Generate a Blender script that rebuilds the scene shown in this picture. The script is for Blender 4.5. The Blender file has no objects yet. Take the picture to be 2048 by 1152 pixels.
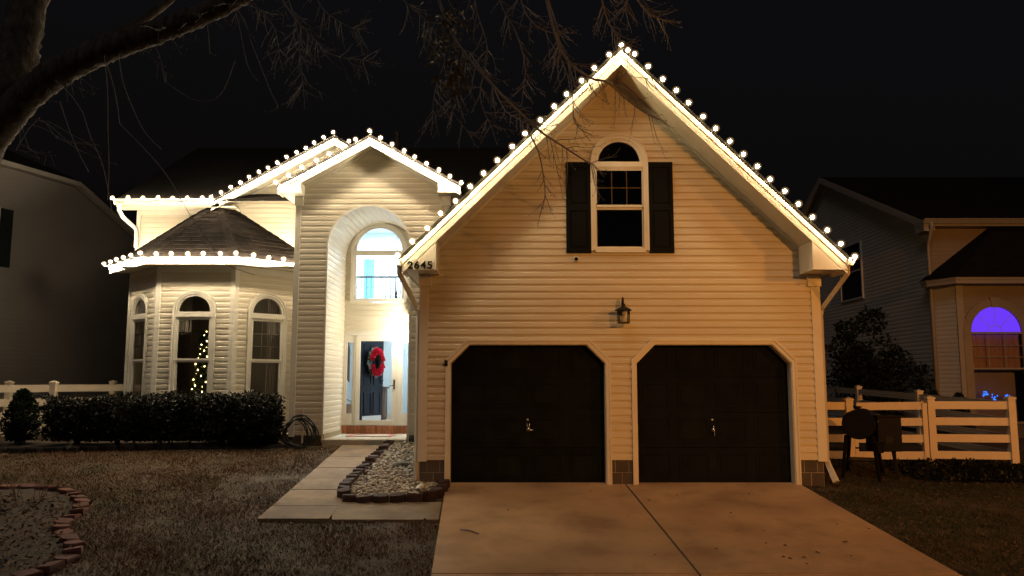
import bpy, math, random
from mathutils import Vector, Matrix

R = math.radians
random.seed(7)
S = bpy.context.scene
COL = S.collection

# ------------------------------------------------------------------ camera, night sky, exposure
EYE = Vector((0.0, 0.0, 1.568))
PITCH = 6.74
cam = bpy.data.cameras.new('camera')
cam.sensor_width = 36.0
cam.lens = 1600.0 / 2048.0 * 36.0
cam.clip_start = 0.05
cam.clip_end = 900.0
camo = bpy.data.objects.new('camera', cam)
camo.location = EYE
camo.rotation_euler = (R(90 + PITCH), 0, 0)
COL.objects.link(camo)
S.camera = camo

W = bpy.data.worlds.new('World')
S.world = W
W.use_nodes = True
wn = W.node_tree
bg = wn.nodes['Background']
sky = wn.nodes.new('ShaderNodeTexSky')
sky.sky_type = 'NISHITA'
sky.sun_disc = False
sky.sun_elevation = R(-4.0)
sky.sun_rotation = R(160)
glow = wn.nodes.new('ShaderNodeMixRGB')
glow.blend_type = 'ADD'
glow.inputs['Fac'].default_value = 1.0
glow.inputs['Color2'].default_value = (0.021, 0.020, 0.023, 1)     # town glow on the night sky
wn.links.new(sky.outputs['Color'], glow.inputs['Color1'])
wn.links.new(glow.outputs['Color'], bg.inputs['Color'])
bg.inputs['Strength'].default_value = 0.10

sun = bpy.data.lights.new('front_fill', 'SUN')  # soft fill added from the front, standing in for the town's sky glow
sun.energy = 0.20
sun.angle = R(24)
sun.color = (1.0, 0.87, 0.80)
suno = bpy.data.objects.new('front_fill', sun)
suno.rotation_euler = (R(46), 0, R(-24))
COL.objects.link(suno)

S.view_settings.view_transform = 'Standard'
S.view_settings.look = 'None'
S.view_settings.exposure = 0.0
S.view_settings.gamma = 1.0
S.view_settings.use_curve_mapping = False
S.cycles.use_denoising = True
S.cycles.max_bounces = 6
S.cycles.diffuse_bounces = 3
S.cycles.transparent_max_bounces = 12
S.cycles.sample_clamp_indirect = 4.0
S.cycles.caustics_reflective = False
S.cycles.caustics_refractive = False

BULB_STRENGTH = 1.0     # scales every roof string
STREET_POWER = 3000.0
FAR_STREET_POWER = 7800.0
PORCH_POWER = 122.0
FOYER_POWER = 650.0

_s, _c = math.sin(R(PITCH)), math.cos(R(PITCH))
def at(px, py, Y):
    """world point on the photograph's ray (px, py) at depth Y: used to read positions off the photograph"""
    u, v = px - 1024.0, 576.0 - py
    y = 1600 * _c - v * _s
    z = 1600 * _s + v * _c
    return Vector((u / y * Y, Y, EYE.z + z / y * Y))

def gz(x, y):
    """height of the terrain: the front yard rises 1 in 10 to the house"""
    if y > 16.2: z = 0.36
    elif y > 8: z = 0.1 * (y - 12.6)
    elif y > 4: z = -0.66 + 0.1 * (y - 4) ** 2 / 8
    else: z = -0.66
    if x > 5.0 and y > 12.0:
        z -= min(1, (x - 5) / 2.5) * min(1, (y - 12) / 2.0) * 0.13
    return z

def on_ground(px, py):
    """where the ray meets the sloping yard"""
    u, v = px - 1024.0, 576.0 - py
    y = 1600 * _c - v * _s
    r = (1600 * _s + v * _c) / y
    Y = (EYE.z + 1.26) / (0.1 - r)
    return Vector((u / y * Y, Y, 0.1 * (Y - 12.6)))

# ------------------------------------------------------------------ helpers
class MB:
    def __init__(self):
        self.v = []; self.f = []
    def quad(self, a, b, c, d):
        i = len(self.v); self.v += [tuple(a), tuple(b), tuple(c), tuple(d)]; self.f.append((i, i+1, i+2, i+3)); return self
    def poly(self, pts):
        i = len(self.v); self.v += [tuple(p) for p in pts]; self.f.append(tuple(range(i, i+len(pts)))); return self
    def hexa(self, p):
        """p: 8 corners, bottom ring 0-3 then top ring 4-7 (counter-clockwise seen from above)"""
        i = len(self.v); self.v += [tuple(q) for q in p]
        for f in ((3,2,1,0), (4,5,6,7), (0,1,5,4), (1,2,6,5), (2,3,7,6), (3,0,4,7)):
            self.f.append(tuple(i+k for k in f))
        return self
    def box(self, a, b):
        x0,x1 = sorted((a[0],b[0])); y0,y1 = sorted((a[1],b[1])); z0,z1 = sorted((a[2],b[2]))
        return self.hexa([(x0,y0,z0),(x1,y0,z0),(x1,y1,z0),(x0,y1,z0),(x0,y0,z1),(x1,y0,z1),(x1,y1,z1),(x0,y1,z1)])
    def prism(self, pts, off):
        """closed polygon pts swept by the vector off"""
        n = len(pts); i = len(self.v); off = Vector(off)
        self.v += [tuple(p) for p in pts] + [tuple(Vector(p)+off) for p in pts]
        self.f.append(tuple(range(i, i+n))); self.f.append(tuple(range(i+2*n-1, i+n-1, -1)))
        for k in range(n):
            l = (k+1) % n
            self.f.append((i+l, i+k, i+n+k, i+n+l))
        return self
    def band(self, inner, outer, off, closed=False):
        n = len(inner); off = Vector(off)
        for k in range(n if closed else n-1):
            l = (k+1) % n
            a, b, c, d = Vector(inner[k]), Vector(inner[l]), Vector(outer[l]), Vector(outer[k])
            self.quad(a, b, c, d); self.quad(a+off, d+off, c+off, b+off)
            self.quad(a, a+off, b+off, b); self.quad(d, c, c+off, d+off)
        if not closed:
            for k in (0, n-1):
                a, d = Vector(inner[k]), Vector(outer[k]); self.quad(a, d, d+off, a+off)
        return self
    def tube(self, path, rad, n=6, closed=False, cap=True):
        path = [Vector(p) for p in path]; m = len(path)
        if not isinstance(rad, (list, tuple)): rad = [rad]*m
        i0 = len(self.v); up = None
        for k in range(m):
            if closed: t = path[(k+1) % m] - path[k-1]
            else: t = path[min(k+1, m-1)] - path[max(k-1, 0)]
            if t.length < 1e-9: t = Vector((0,0,1))
            t.normalize()
            if up is None:
                up = Vector((0,0,1)) if abs(t.z) < .9 else Vector((1,0,0))
            s = t.cross(up)
            if s.length < 1e-6: s = t.cross(Vector((.3,1,.2)))
            s.normalize(); w = s.cross(t); up = w
            for j in range(n):
                a = 2*math.pi*j/n
                self.v.append(tuple(path[k] + (s*math.cos(a) + w*math.sin(a))*rad[k]))
        for k in range(m if closed else m-1):
            l = (k+1) % m
            for j in range(n):
                self.f.append((i0+k*n+j, i0+k*n+(j+1)%n, i0+l*n+(j+1)%n, i0+l*n+j))
        if cap and not closed:
            self.f.append(tuple(i0+j for j in range(n-1,-1,-1))); self.f.append(tuple(i0+(m-1)*n+j for j in range(n)))
        return self
    def lathe(self, prof, c=(0,0,0), n=16):
        i = len(self.v)
        for r, z in prof:
            for j in range(n):
                a = 2*math.pi*j/n; self.v.append((c[0]+r*math.cos(a), c[1]+r*math.sin(a), c[2]+z))
        for k in range(len(prof)-1):
            for j in range(n):
                self.f.append((i+k*n+j, i+k*n+(j+1)%n, i+(k+1)*n+(j+1)%n, i+(k+1)*n+j))
        return self
    def mesh(self, name, m=None, smooth=False):
        me = bpy.data.meshes.new(name); me.from_pydata(self.v, [], self.f); me.update()
        if m: me.materials.append(m)
        if smooth: me.polygons.foreach_set('use_smooth', [True]*len(me.polygons))
        return me
    def build(self, name, m, parent=None, smooth=False, bevel=0):
        o = bpy.data.objects.new(name, self.mesh(name, m, smooth)); COL.objects.link(o)
        if parent: adopt(o, parent)
        if bevel:
            b = o.modifiers.new('bevel', 'BEVEL'); b.width = bevel; b.segments = 1; b.limit_method = 'ANGLE'
        return o

def adopt(o, parent):
    o.parent = parent
    o.matrix_parent_inverse = world_of(parent).inverted()
def world_of(o):
    m = o.matrix_basis.copy()
    if o.parent: m = world_of(o.parent) @ o.matrix_parent_inverse @ m
    return m
def empty(name, loc=(0,0,0), parent=None):
    o = bpy.data.objects.new(name, None); o.location = loc; o.empty_display_size = .2; COL.objects.link(o)
    if parent: adopt(o, parent)
    return o
def tag(o, label=None, cat=None, group=None, kind=None):
    if label: o['label'] = label
    if cat: o['category'] = cat
    if group: o['group'] = group
    if kind: o['kind'] = kind
    return o
def link_mesh(name, me, parent, mw):
    o = bpy.data.objects.new(name, me); COL.objects.link(o); o.matrix_basis = mw
    if parent: adopt(o, parent)
    return o

# ------------------------------------------------------------------ materials
MATS = {}
def mat(name, col, rough=.6, var=.12, scale=3.0, bump=0.0, bscale=60.0, metal=0.0, spec=.4, tint=None, tfac=.5, tscale=.8, stretch=(1,1,1), rnd=.0):
    if name in MATS: return MATS[name]
    m = bpy.data.materials.new(name); m.use_nodes = True; nt = m.node_tree; N = nt.nodes; L = nt.links
    b = N['Principled BSDF']; b.inputs['Roughness'].default_value = rough; b.inputs['Metallic'].default_value = metal
    b.inputs['Specular IOR Level'].default_value = spec
    geo = N.new('ShaderNodeNewGeometry'); mp = N.new('ShaderNodeMapping'); mp.inputs['Scale'].default_value = stretch
    L.new(geo.outputs['Position'], mp.inputs['Vector'])
    n1 = N.new('ShaderNodeTexNoise'); n1.inputs['Scale'].default_value = scale; n1.inputs['Detail'].default_value = 5; n1.inputs['Roughness'].default_value = .62
    L.new(mp.outputs['Vector'], n1.inputs['Vector'])
    rp = N.new('ShaderNodeValToRGB')
    rp.color_ramp.elements[0].position = .28; rp.color_ramp.elements[1].position = .72
    rp.color_ramp.elements[0].color = (*[c*(1-var) for c in col], 1); rp.color_ramp.elements[1].color = (*[min(1, c*(1+var)) for c in col], 1)
    L.new(n1.outputs['Fac'], rp.inputs['Fac'])
    out = rp.outputs['Color']
    if tint:
        n2 = N.new('ShaderNodeTexNoise'); n2.inputs['Scale'].default_value = tscale; n2.inputs['Detail'].default_value = 6; n2.inputs['Roughness'].default_value = .6
        L.new(mp.outputs['Vector'], n2.inputs['Vector'])
        r2 = N.new('ShaderNodeMapRange'); r2.inputs['From Min'].default_value = .47; r2.inputs['From Max'].default_value = .66; r2.inputs['To Max'].default_value = tfac
        L.new(n2.outputs['Fac'], r2.inputs['Value'])
        mx = N.new('ShaderNodeMixRGB'); mx.inputs['Color2'].default_value = (*tint, 1)
        L.new(r2.outputs['Result'], mx.inputs['Fac']); L.new(out, mx.inputs['Color1']); out = mx.outputs['Color']
    if rnd:
        oi = N.new('ShaderNodeObjectInfo'); mr = N.new('ShaderNodeMapRange')
        mr.inputs['To Min'].default_value = 1-rnd; mr.inputs['To Max'].default_value = 1+rnd
        L.new(oi.outputs['Random'], mr.inputs['Value'])
        hs = N.new('ShaderNodeHueSaturation'); L.new(mr.outputs['Result'], hs.inputs['Value']); L.new(out, hs.inputs['Color']); out = hs.outputs['Color']
    L.new(out, b.inputs['Base Color'])
    if bump:
        n3 = N.new('ShaderNodeTexNoise'); n3.inputs['Scale'].default_value = bscale; n3.inputs['Detail'].default_value = 4
        L.new(mp.outputs['Vector'], n3.inputs['Vector'])
        bp = N.new('ShaderNodeBump'); bp.inputs['Strength'].default_value = bump; bp.inputs['Distance'].default_value = .01
        L.new(n3.outputs['Fac'], bp.inputs['Height']); L.new(bp.outputs['Normal'], b.inputs['Normal'])
    MATS[name] = m
    return m
def emit(name, col, strength):
    m = bpy.data.materials.new(name); m.use_nodes = True; nt = m.node_tree
    nt.nodes.remove(nt.nodes['Principled BSDF'])
    e = nt.nodes.new('ShaderNodeEmission'); e.inputs['Color'].default_value = (*col, 1); e.inputs['Strength'].default_value = strength
    nt.links.new(e.outputs['Emission'], nt.nodes['Material Output'].inputs['Surface'])
    return m
def glass(name, tint=(1,1,1), refl=1.0):
    m = bpy.data.materials.new(name); m.use_nodes = True; nt = m.node_tree
    nt.nodes.remove(nt.nodes['Principled BSDF'])
    t = nt.nodes.new('ShaderNodeBsdfTransparent'); t.inputs['Color'].default_value = (*tint, 1)
    g = nt.nodes.new('ShaderNodeBsdfGlossy'); g.inputs['Roughness'].default_value = .03; g.inputs['Color'].default_value = (refl, refl, refl, 1)
    fr = nt.nodes.new('ShaderNodeFresnel'); fr.inputs['IOR'].default_value = 1.5
    mx = nt.nodes.new('ShaderNodeMixShader')
    nt.links.new(fr.outputs['Fac'], mx.inputs['Fac']); nt.links.new(t.outputs['BSDF'], mx.inputs[1]); nt.links.new(g.outputs['BSDF'], mx.inputs[2])
    nt.links.new(mx.outputs['Shader'], nt.nodes['Material Output'].inputs['Surface'])
    return m

M_siding = mat('vinyl_siding', (.66, .605, .485), .48, .06, 1.2, .05, 90, stretch=(1,1,4), tint=(.57,.51,.40), tfac=.35, tscale=.9, rnd=.025)
M_trim = mat('white_trim', (.74, .71, .63), .42, .05, 2.5, .04, 120, tint=(.6,.56,.47), tfac=.3, tscale=2.2)
M_soffit = mat('soffit_vinyl', (.66, .61, .50), .5, .05, 3.0)
M_shingle = mat('roof_shingle', (.011, .009, .008), .97, .4, 9.0, .3, 220, spec=.03, tint=(.018,.015,.013), tfac=.5, tscale=3.0, rnd=.28)
M_roof = mat('far_roof_shingle', (.012, .0105, .0095), .97, .4, 7.0, .25, 30, spec=.04, stretch=(1,3,3))
M_block = mat('foundation_block', (.10, .088, .08), .9, .2, 7.0, .5, 120, tint=(.09,.07,.06), tfac=.6, tscale=4, rnd=.15)
M_brick = mat('red_brick', (.36, .13, .055), .85, .25, 14, .4, 150, rnd=.25)
M_mortar = mat('mortar', (.33, .29, .24), .9, .12, 20)
M_black = mat('black_paint', (.006, .008, .009), .65, .15, 4, .08, 60, spec=.08)
M_gdoor = mat('garage_door_paint', (.0075, .0095, .0105), .7, .35, 3, .06, 70, spec=.07, rnd=.1)
M_navy = mat('navy_door_paint', (.010, .013, .024), .5, .1, 5, spec=.15)
M_iron = mat('black_iron', (.02, .018, .017), .45, .2, 20, metal=.6)
M_steel = mat('brushed_steel', (.55, .53, .5), .3, .1, 20, metal=1.0)
M_concrete = mat('driveway_concrete', (.44, .27, .145), .85, .24, 2.2, .35, 160, tint=(.19,.10,.058), tfac=.75, tscale=1.1)
M_walk = mat('walk_concrete', (.25, .175, .105), .88, .26, 3.0, .35, 140, tint=(.14,.10,.065), tfac=.8, tscale=1.2, rnd=.08)
M_porch = mat('porch_concrete', (.45, .41, .33), .85, .12, 4.0, .2, 120)
M_dirt = mat('lawn_soil', (.075, .05, .028), .95, .45, 3.5, .8, 40, tint=(.05,.045,.018), tfac=.6, tscale=.7)
M_mulch = mat('bed_mulch', (.05, .036, .028), .95, .5, 30, 1.0, 60)
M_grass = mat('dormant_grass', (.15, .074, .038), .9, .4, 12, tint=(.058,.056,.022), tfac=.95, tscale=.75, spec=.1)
M_leaf_dead = mat('dead_leaf', (.12, .07, .04), .85, .5, 40, spec=.1)
M_hedge = mat('hedge_leaf', (.009, .011, .006), .45, .5, 30, spec=.22)
M_stem = mat('shrub_stem', (.05, .038, .028), .85, .3, 20)
M_conifer = mat('conifer_needle', (.011, .016, .009), .8, .5, 25, spec=.15)
M_bark = mat('tree_bark', (.065, .056, .05), .95, .6, 14, 1.0, 45, spec=.1, stretch=(1,1,.35))
M_twig = mat('twig_bark', (.24, .235, .24), .8, .3, 30)
M_rock = mat('river_rock', (.42, .37, .29), .7, .45, 5.5, .2, 80, tint=(.24,.17,.12), tfac=.7, tscale=6)
M_paver = mat('edging_block', (.055, .032, .026), .92, .3, 9, .5, 120, rnd=.3)
M_redpaver = mat('red_edging_brick', (.11, .04, .03), .92, .25, 8, .5, 110, rnd=.2)
M_fence = mat('vinyl_fence', (.72, .60, .45), .45, .06, 5, tint=(.55,.48,.38), tfac=.3, tscale=3)
M_wire = mat('wire_mesh', (.09, .08, .07), .6, .1, 5, metal=.5)
M_hose = mat('rubber_hose', (.02, .021, .02), .38, .2, 10)
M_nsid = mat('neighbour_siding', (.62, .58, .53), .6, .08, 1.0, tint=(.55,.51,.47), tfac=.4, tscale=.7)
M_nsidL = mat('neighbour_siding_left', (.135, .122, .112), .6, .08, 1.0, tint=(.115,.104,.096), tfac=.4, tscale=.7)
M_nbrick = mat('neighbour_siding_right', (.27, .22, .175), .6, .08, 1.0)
M_ntrim = mat('neighbour_trim', (.34, .31, .28), .5, .06, 3)
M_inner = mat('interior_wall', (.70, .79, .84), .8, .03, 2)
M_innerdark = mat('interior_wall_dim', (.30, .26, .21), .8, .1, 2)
M_blue = mat('blue_door_paint', (.10, .42, .68), .5, .05, 3)
M_wood = mat('dark_wood', (.10, .06, .038), .5, .3, 8, stretch=(1,1,6))
M_floor = mat('wood_floor', (.30, .2, .12), .4, .2, 5)
M_curtain = mat('sheer_curtain', (.30, .27, .22), .9, .12, 6, stretch=(6,6,.4))
M_red = mat('red_petal', (.62, .012, .035), .75, .3, 30, spec=.1)
M_green = mat('green_leaf', (.03, .06, .025), .6, .3, 25)
M_silver = mat('silver_leaf', (.35, .37, .36), .5, .2, 25)
M_mat = mat('door_mat', (.33, .28, .21), .95, .15, 30, .6, 200)
M_wirecord = mat('green_cord', (.02, .022, .016), .6, .1, 10)
M_glass = glass('window_glass')
BULBC = (1.0, .80, .53)
M_fairy = emit('fairy_light_glow', (1.0, .72, .25), 14.0)

# ------------------------------------------------------------------ wall frames and lap siding
M_muntin = mat('dull_muntin', (.24,.225,.20), .6, .08, 5)
class Frame:
    """a wall plane: u runs along the wall, z up, d outwards"""
    def __init__(self, o, u):
        self.o = Vector((o[0], o[1], 0)); self.u = Vector((u[0], u[1], 0)).normalized()
        self.n = Vector((self.u.y, -self.u.x, 0))
    def p(self, u, z, d=0.0):
        return self.o + self.u*u + self.n*d + Vector((0, 0, z))

COURSE = .1143
TS = (0.0, .06, .58, .68, 1.0)
DS = (.0170, .0185, .0175, .0025, .0005)
def siding(parent, fr, z0, z1, left, right, opens=(), m=None, laps=2, name='siding_panel', join=False, relief=.45):
    """double-lap vinyl panels, clipped at the sloping ends and at the openings"""
    m = m or M_siding
    ts, ds = TS, [q*relief for q in DS]
    big = MB()
    z = z0; h = COURSE
    while z < z1 - .02:
        pieces = None; strips = []
        top_all = min(z + h*laps, z1)
        zz = z
        lo_s = []
        for k in range(laps):
            b = z + k*h
            if b >= z1 - .015: break
            t = min(b + h, z1)
            strips.append((b, t))
        zs = [b + (t-b)*q for b, t in strips for q in ts]
        act = [o for o in opens if any(o(q) for q in zs)]
        cen = {}
        for o in act:
            vals = [o(q) for q in zs if o(q)]
            cen[o] = sum(v[0]+v[1] for v in vals)/(2*len(vals))
        act.sort(key=lambda o: cen[o])
        bounds = []
        edges = [('L', None)] + [('O', o) for o in act] + [('R', None)]
        for i in range(len(edges)-1):
            a, b = edges[i], edges[i+1]
            def fa(q, a=a):
                if a[0] == 'L': return left(q)
                v = a[1](q); return v[1] if v else cen[a[1]]
            def fb(q, b=b):
                if b[0] == 'R': return right(q)
                v = b[1](q); return v[0] if v else cen[b[1]]
            mb = big if join else MB()
            okay = False
            for bz, tz in strips:
                prev = None
                for q, d in zip(ts, ds):
                    zq = bz + (tz-bz)*q
                    ua, ub = fa(zq), fb(zq)
                    if ub - ua < .004: ub = ua = (ua+ub)/2
                    else: okay = True
                    cur = (fr.p(ua, zq, d), fr.p(ub, zq, d))
                    if prev is None:
                        mb.quad(fr.p(ua, zq, 0), fr.p(ub, zq, 0), cur[1], cur[0])
                    else:
                        mb.quad(prev[0], prev[1], cur[1], cur[0])
                    prev = cur
            if okay and not join: mb.build(name, m, parent)
        z += h*laps
    if join: return big.build(name, m, parent)

def rect_open(a, b, z0, z1):
    return lambda q: (a, b) if z0 <= q <= z1 else None
def arch_open(uc, r, z0, zs):
    def f(q):
        if z0 <= q <= zs: return (uc-r, uc+r)
        if zs < q < zs+r: w = math.sqrt(r*r-(q-zs)**2); return (uc-w, uc+w)
        return None
    return f
def arch_pts(fr, uc, r, zb, zs, d, n=20, rz=None):
    rz = rz or r
    pts = [fr.p(uc-r, zb, d)] + [fr.p(uc - r*math.cos(math.pi*k/n), zs + rz*math.sin(math.pi*k/n), d) for k in range(n+1)] + [fr.p(uc+r, zb, d)]
    return pts

def wbox(fr, u0, u1, z0, z1, d0, d1, mb=None):
    mb = mb or MB()
    mb.hexa([fr.p(u0,z0,d1), fr.p(u1,z0,d1), fr.p(u1,z0,d0), fr.p(u0,z0,d0), fr.p(u0,z1,d1), fr.p(u1,z1,d1), fr.p(u1,z1,d0), fr.p(u0,z1,d0)])
    return mb

def arched_window(parent, fr, uc, w, zb, zr, arch_r, arch_base, meet, grid=(3,3), lower_grid=None, trim=.075, label=None, m_trim=None, m_pane=None, arch_pane=None):
    """half-round light over a double-hung window. w: width of the glazed box, zb sill, zr head of the box"""
    mt = m_trim or M_trim; mp = m_pane or M_glass
    win = empty('window', fr.p(uc, zb), parent)
    if label: win['label'] = label
    ro = arch_r + trim
    # outer casing
    inn = arch_pts(fr, uc, arch_r+.012, zb, arch_base, .0)
    out = arch_pts(fr, uc, ro, zb-.02, arch_base, .0)
    MB().band(inn, out, fr.n*.045).build('casing', mt, win)
    inn = arch_pts(fr, uc, ro-.012, zb, arch_base, .0); out = arch_pts(fr, uc, ro+.018, zb-.02, arch_base, .0)
    MB().band(inn, out, fr.n*.058).build('outer_moulding', mt, win)
    # arch frame and pane
    n = 20
    def arc(r, d, z=arch_base): return [fr.p(uc - r*math.cos(math.pi*k/n), z + r*math.sin(math.pi*k/n), d) for k in range(n+1)]
    MB().band(arc(arch_r-.035, -.03), arc(arch_r+.012, -.03), fr.n*.055).build('arch_frame', mt, win)
    MB().poly(arc(arch_r-.03, -.005)).build('arch_pane', arch_pane or mp, win)
    wbox(fr, uc-arch_r-.012, uc+arch_r+.012, zr, arch_base, -.03, .034).build('transom_bar', mt, win)
    wbox(fr, uc-arch_r-.012, uc+arch_r+.012, zr+.02, arch_base-.02, .034, .046).build('transom_moulding', mt, win)
    h = w/2
    # sash stiles and rails
    wbox(fr, uc-arch_r-.012, uc-h, zb, zr, -.03, .03).build('jamb', mt, win); wbox(fr, uc+h, uc+arch_r+.012, zb, zr, -.03, .03).build('jamb', mt, win)
    s = .038
    for nm, a, b, d in (('upper_sash', meet, zr, .012), ('lower_sash', zb+.02, meet, -.012)):
        inn = [fr.p(uc-h+s,a+s,d-.02), fr.p(uc+h-s,a+s,d-.02), fr.p(uc+h-s,b-s,d-.02), fr.p(uc-h+s,b-s,d-.02)]
        out = [fr.p(uc-h,a,d-.02), fr.p(uc+h,a,d-.02), fr.p(uc+h,b,d-.02), fr.p(uc-h,b,d-.02)]
        MB().band(inn, out, fr.n*.03, True).build(nm, mt, win)
        MB().poly([fr.p(uc-h+s,a+s,d-.008), fr.p(uc+h-s,a+s,d-.008), fr.p(uc+h-s,b-s,d-.008), fr.p(uc-h+s,b-s,d-.008)]).build('pane', mp, win)
        g = grid if nm == 'upper_sash' else lower_grid
        if g:
            for k in range(1, g[0]):
                x = uc-h+s + (2*h-2*s)*k/g[0]
                wbox(fr, x-.008, x+.008, a+s, b-s, d-.016, d-.009).build('muntin', M_muntin, win)
            for k in range(1, g[1]):
                zz = a+s + (b-a-2*s)*k/g[1]
                wbox(fr, uc-h+s, uc+h-s, zz-.008, zz+.008, d-.0175, d-.0105).build('muntin', M_muntin, win)
    wbox(fr, uc-arch_r-.03, uc+arch_r+.03, zb-.045, zb+.02, -.03, .064).build('window_sill', mt, win)
    return win

# ------------------------------------------------------------------ ground
def grid_lines(a, b, fine0, fine1, st, far):
    xs = []; x = a
    while x < b:
        xs.append(x); x += st if fine0 <= x < fine1 else far
    xs.append(b); return xs
gm = MB()
gx = [-240,-120,-60,-30] + [-20+k*.5 for k in range(81)] + [30,60,120,240]
gy = [-200,-90,-40,-15] + [k*.4 for k in range(-10,66)] + [34,50,90,160,300,420]
rng = random.Random(3)
for j, y in enumerate(gy):
    for i, x in enumerate(gx):
        w = (rng.random()-.5)*.025 if 5 < y < 15.5 and -12 < x < 9 else 0
        gm.v.append((x, y, gz(x, y) - .022 + w))
nx = len(gx)
for j in range(len(gy)-1):
    for i in range(nx-1):
        gm.f.append((j*nx+i, j*nx+i+1, (j+1)*nx+i+1, (j+1)*nx+i))
ground = tag(gm.build('ground', M_dirt, smooth=True), 'brown sloping front yard earth under thin winter grass', 'ground', kind='structure')

# ------------------------------------------------------------------ driveway: four poured slabs with open joints
def dl(y): return -1.017 + .0454*(12.6-y)
def dr(y): return 4.44 + .0439*(12.6-y)
def dj(y): return 1.75 + .0454*(12.6-y)
drv = tag(empty('driveway', (1.8, 8, gz(1.8, 8))), 'stained concrete driveway in front of the garage doors', 'driveway', kind='structure')
def slab(parent, name, m, quadpts, th=.12, lift=.012, n=10):
    """quadpts: corner (x,y) near-left, near-right, far-right, far-left; follows the terrain"""
    a, b, c, d = [Vector((*q, 0)) for q in quadpts]
    mb = MB()
    rows = []
    for k in range(n+1):
        t = k/n; l = a.lerp(d, t); r = b.lerp(c, t)
        rows.append(((l.x, l.y, gz(0, l.y)+lift), (r.x, r.y, gz(0, r.y)+lift)))
    for k in range(n):
        (l0, r0), (l1, r1) = rows[k], rows[k+1]
        mb.quad(l0, r0, r1, l1)
        dn = lambda p: (p[0], p[1], p[2]-th)
        mb.quad(dn(l0), l0, l1, dn(l1)); mb.quad(r0, dn(r0), dn(r1), r1)
    dn = lambda p: (p[0], p[1], p[2]-th)
    mb.quad(dn(rows[0][0]), dn(rows[0][1]), rows[0][1], rows[0][0]); mb.quad(rows[-1][0], rows[-1][1], dn(rows[-1][1]), dn(rows[-1][0]))
    return mb.build(name, m, parent)
YT = 8.56
for y0, y1 in ((YT+.012, 12.72), (1.0, YT-.012)):
    slab(drv, 'slab', M_concrete, ((dl(y0), y0), (dj(y0)-.014, y0), (dj(y1)-.014, y1), (dl(y1), y1)), n=14)
    slab(drv, 'slab', M_concrete, ((dj(y0)+.014, y0), (dr(y0), y0), (dr(y1), y1), (dj(y1)+.014, y1)), n=14)
M_joint = mat('joint_filler', (.05,.035,.025), .9, .2, 10)
mb = MB()
for k in range(16):
    y0 = 1+k*.73; y1 = y0+.73
    mb.quad((dj(y0)-.02,y0,gz(0,y0)-.001), (dj(y0)+.02,y0,gz(0,y0)-.001), (dj(y1)+.02,y1,gz(0,y1)-.001), (dj(y1)-.02,y1,gz(0,y1)-.001))
mb.build('joint_filler', M_joint, drv)

# walkway: a row of poured squares up to the porch and one slab across to the driveway
wlk = tag(empty('walkway', on_ground(640, 980)), 'concrete slab walkway leading from driveway up to the porch', 'walkway', kind='structure')
cuts = [1040, 1013.5, 981, 958.5, 937, 915, 892]
def wl(py):
    t = (py-890)/(1032-890); return 687 + (523-687)*t
def wr(py):
    t = (py-888)/(1036-888); return 772 + (661-772)*t
for k in range(6):
    p0, p1 = cuts[k], cuts[k+1]
    a, b, c, d = on_ground(wl(p0), p0), on_ground(wr(p0), p0), on_ground(wr(p1), p1), on_ground(wl(p1), p1)
    g = .012
    slab(wlk, 'slab', M_walk, ((a.x, a.y+g), (b.x-g*.5, b.y+g), (c.x-g*.5, c.y-g), (d.x, d.y-g)), n=4, lift=.014+.006*random.random())
a, b = on_ground(664, 1041), on_ground(664, 1006)
slab(wlk, 'slab', M_walk, ((a.x, a.y), (dl(a.y)-.02, a.y), (dl(b.y)-.02, b.y), (b.x, b.y)), n=3, lift=.013)

# ------------------------------------------------------------------ the house
house = tag(empty('house', (-1.5, 17, 0)), 'cream two-storey house with steep garage gable, arched entry and light strings', 'house')

# ---- garage block
GY, GC, GHW = 12.6, 1.705, 3.115      # wall plane, centre, half width
G_APEX, G_SL, G_OV, G_TIP = 6.74, .979, .60, 3.375
GF = GY - G_OV                         # plane of the rake boards
SOFF = 6.53                            # soffit height under the apex
fg = Frame((GC, GY), (1, 0))           # u = x - GC
gw = empty('garage_wall', (GC, GY, 0), house)
G_BASE = .378
gl = lambda q: max(-GHW, -(SOFF - q)/G_SL)
gr = lambda q: min(GHW, (SOFF - q)/G_SL)
def gdoor_open(uc, w, ht, ch):
    def f(q):
        if q < ht-ch: return (uc-w, uc+w)
        if q < ht: k = q-(ht-ch); return (uc-w+k, uc+w-k)
        return None
    return f
DW, DH, DC = 1.207, 2.155, .29
d_open = [gdoor_open(s*1.455, DW+.05, DH+.05, DC) for s in (-1, 1)]
win_u = .02
w_open = arch_open(win_u, .43, 3.66, 5.08)
siding(gw, fg, G_BASE, SOFF, gl, gr, d_open + [w_open], relief=.9)
for s in (-1, 1):
    # corner boards
    mb = MB(); wbox(fg, s*GHW-.05 if s > 0 else -GHW-.03, s*GHW+.03 if s > 0 else -GHW+.05, G_BASE-.02, 3.24, -.05, .026, mb); wbox(fg, s*(GHW+.005)-.026, s*(GHW+.005)+.026, G_BASE-.02, 3.24, -.16, -.05, mb)
    wbox(fg, s*(GHW-.02)-.07, s*(GHW-.02)+.07, G_BASE-.02, 3.1, .0, .03, mb)
    mb.build('corner_board', M_trim, gw)
    wbox(fg, s*(GHW-.035)-.105, s*(GHW-.035)+.105, 3.075, 3.26, -.01, .055).build('corner_cap', M_trim, gw, bevel=.006)
# side walls and rear of the garage block (plain, seen only from the side)
for s in (-1, 1):
    fs = Frame((GC+s*GHW, GY if s > 0 else 19.0), (0, s))
    siding(house, fs, G_BASE, 3.35, lambda q: 0.02, lambda q: 6.38, (), join=True, name='side_siding')
    MB().box((GC+s*GHW-.12, GY+.13, -.3), (GC+s*GHW+.005*s, 19, G_BASE)).build('foundation', M_block, house)
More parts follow.
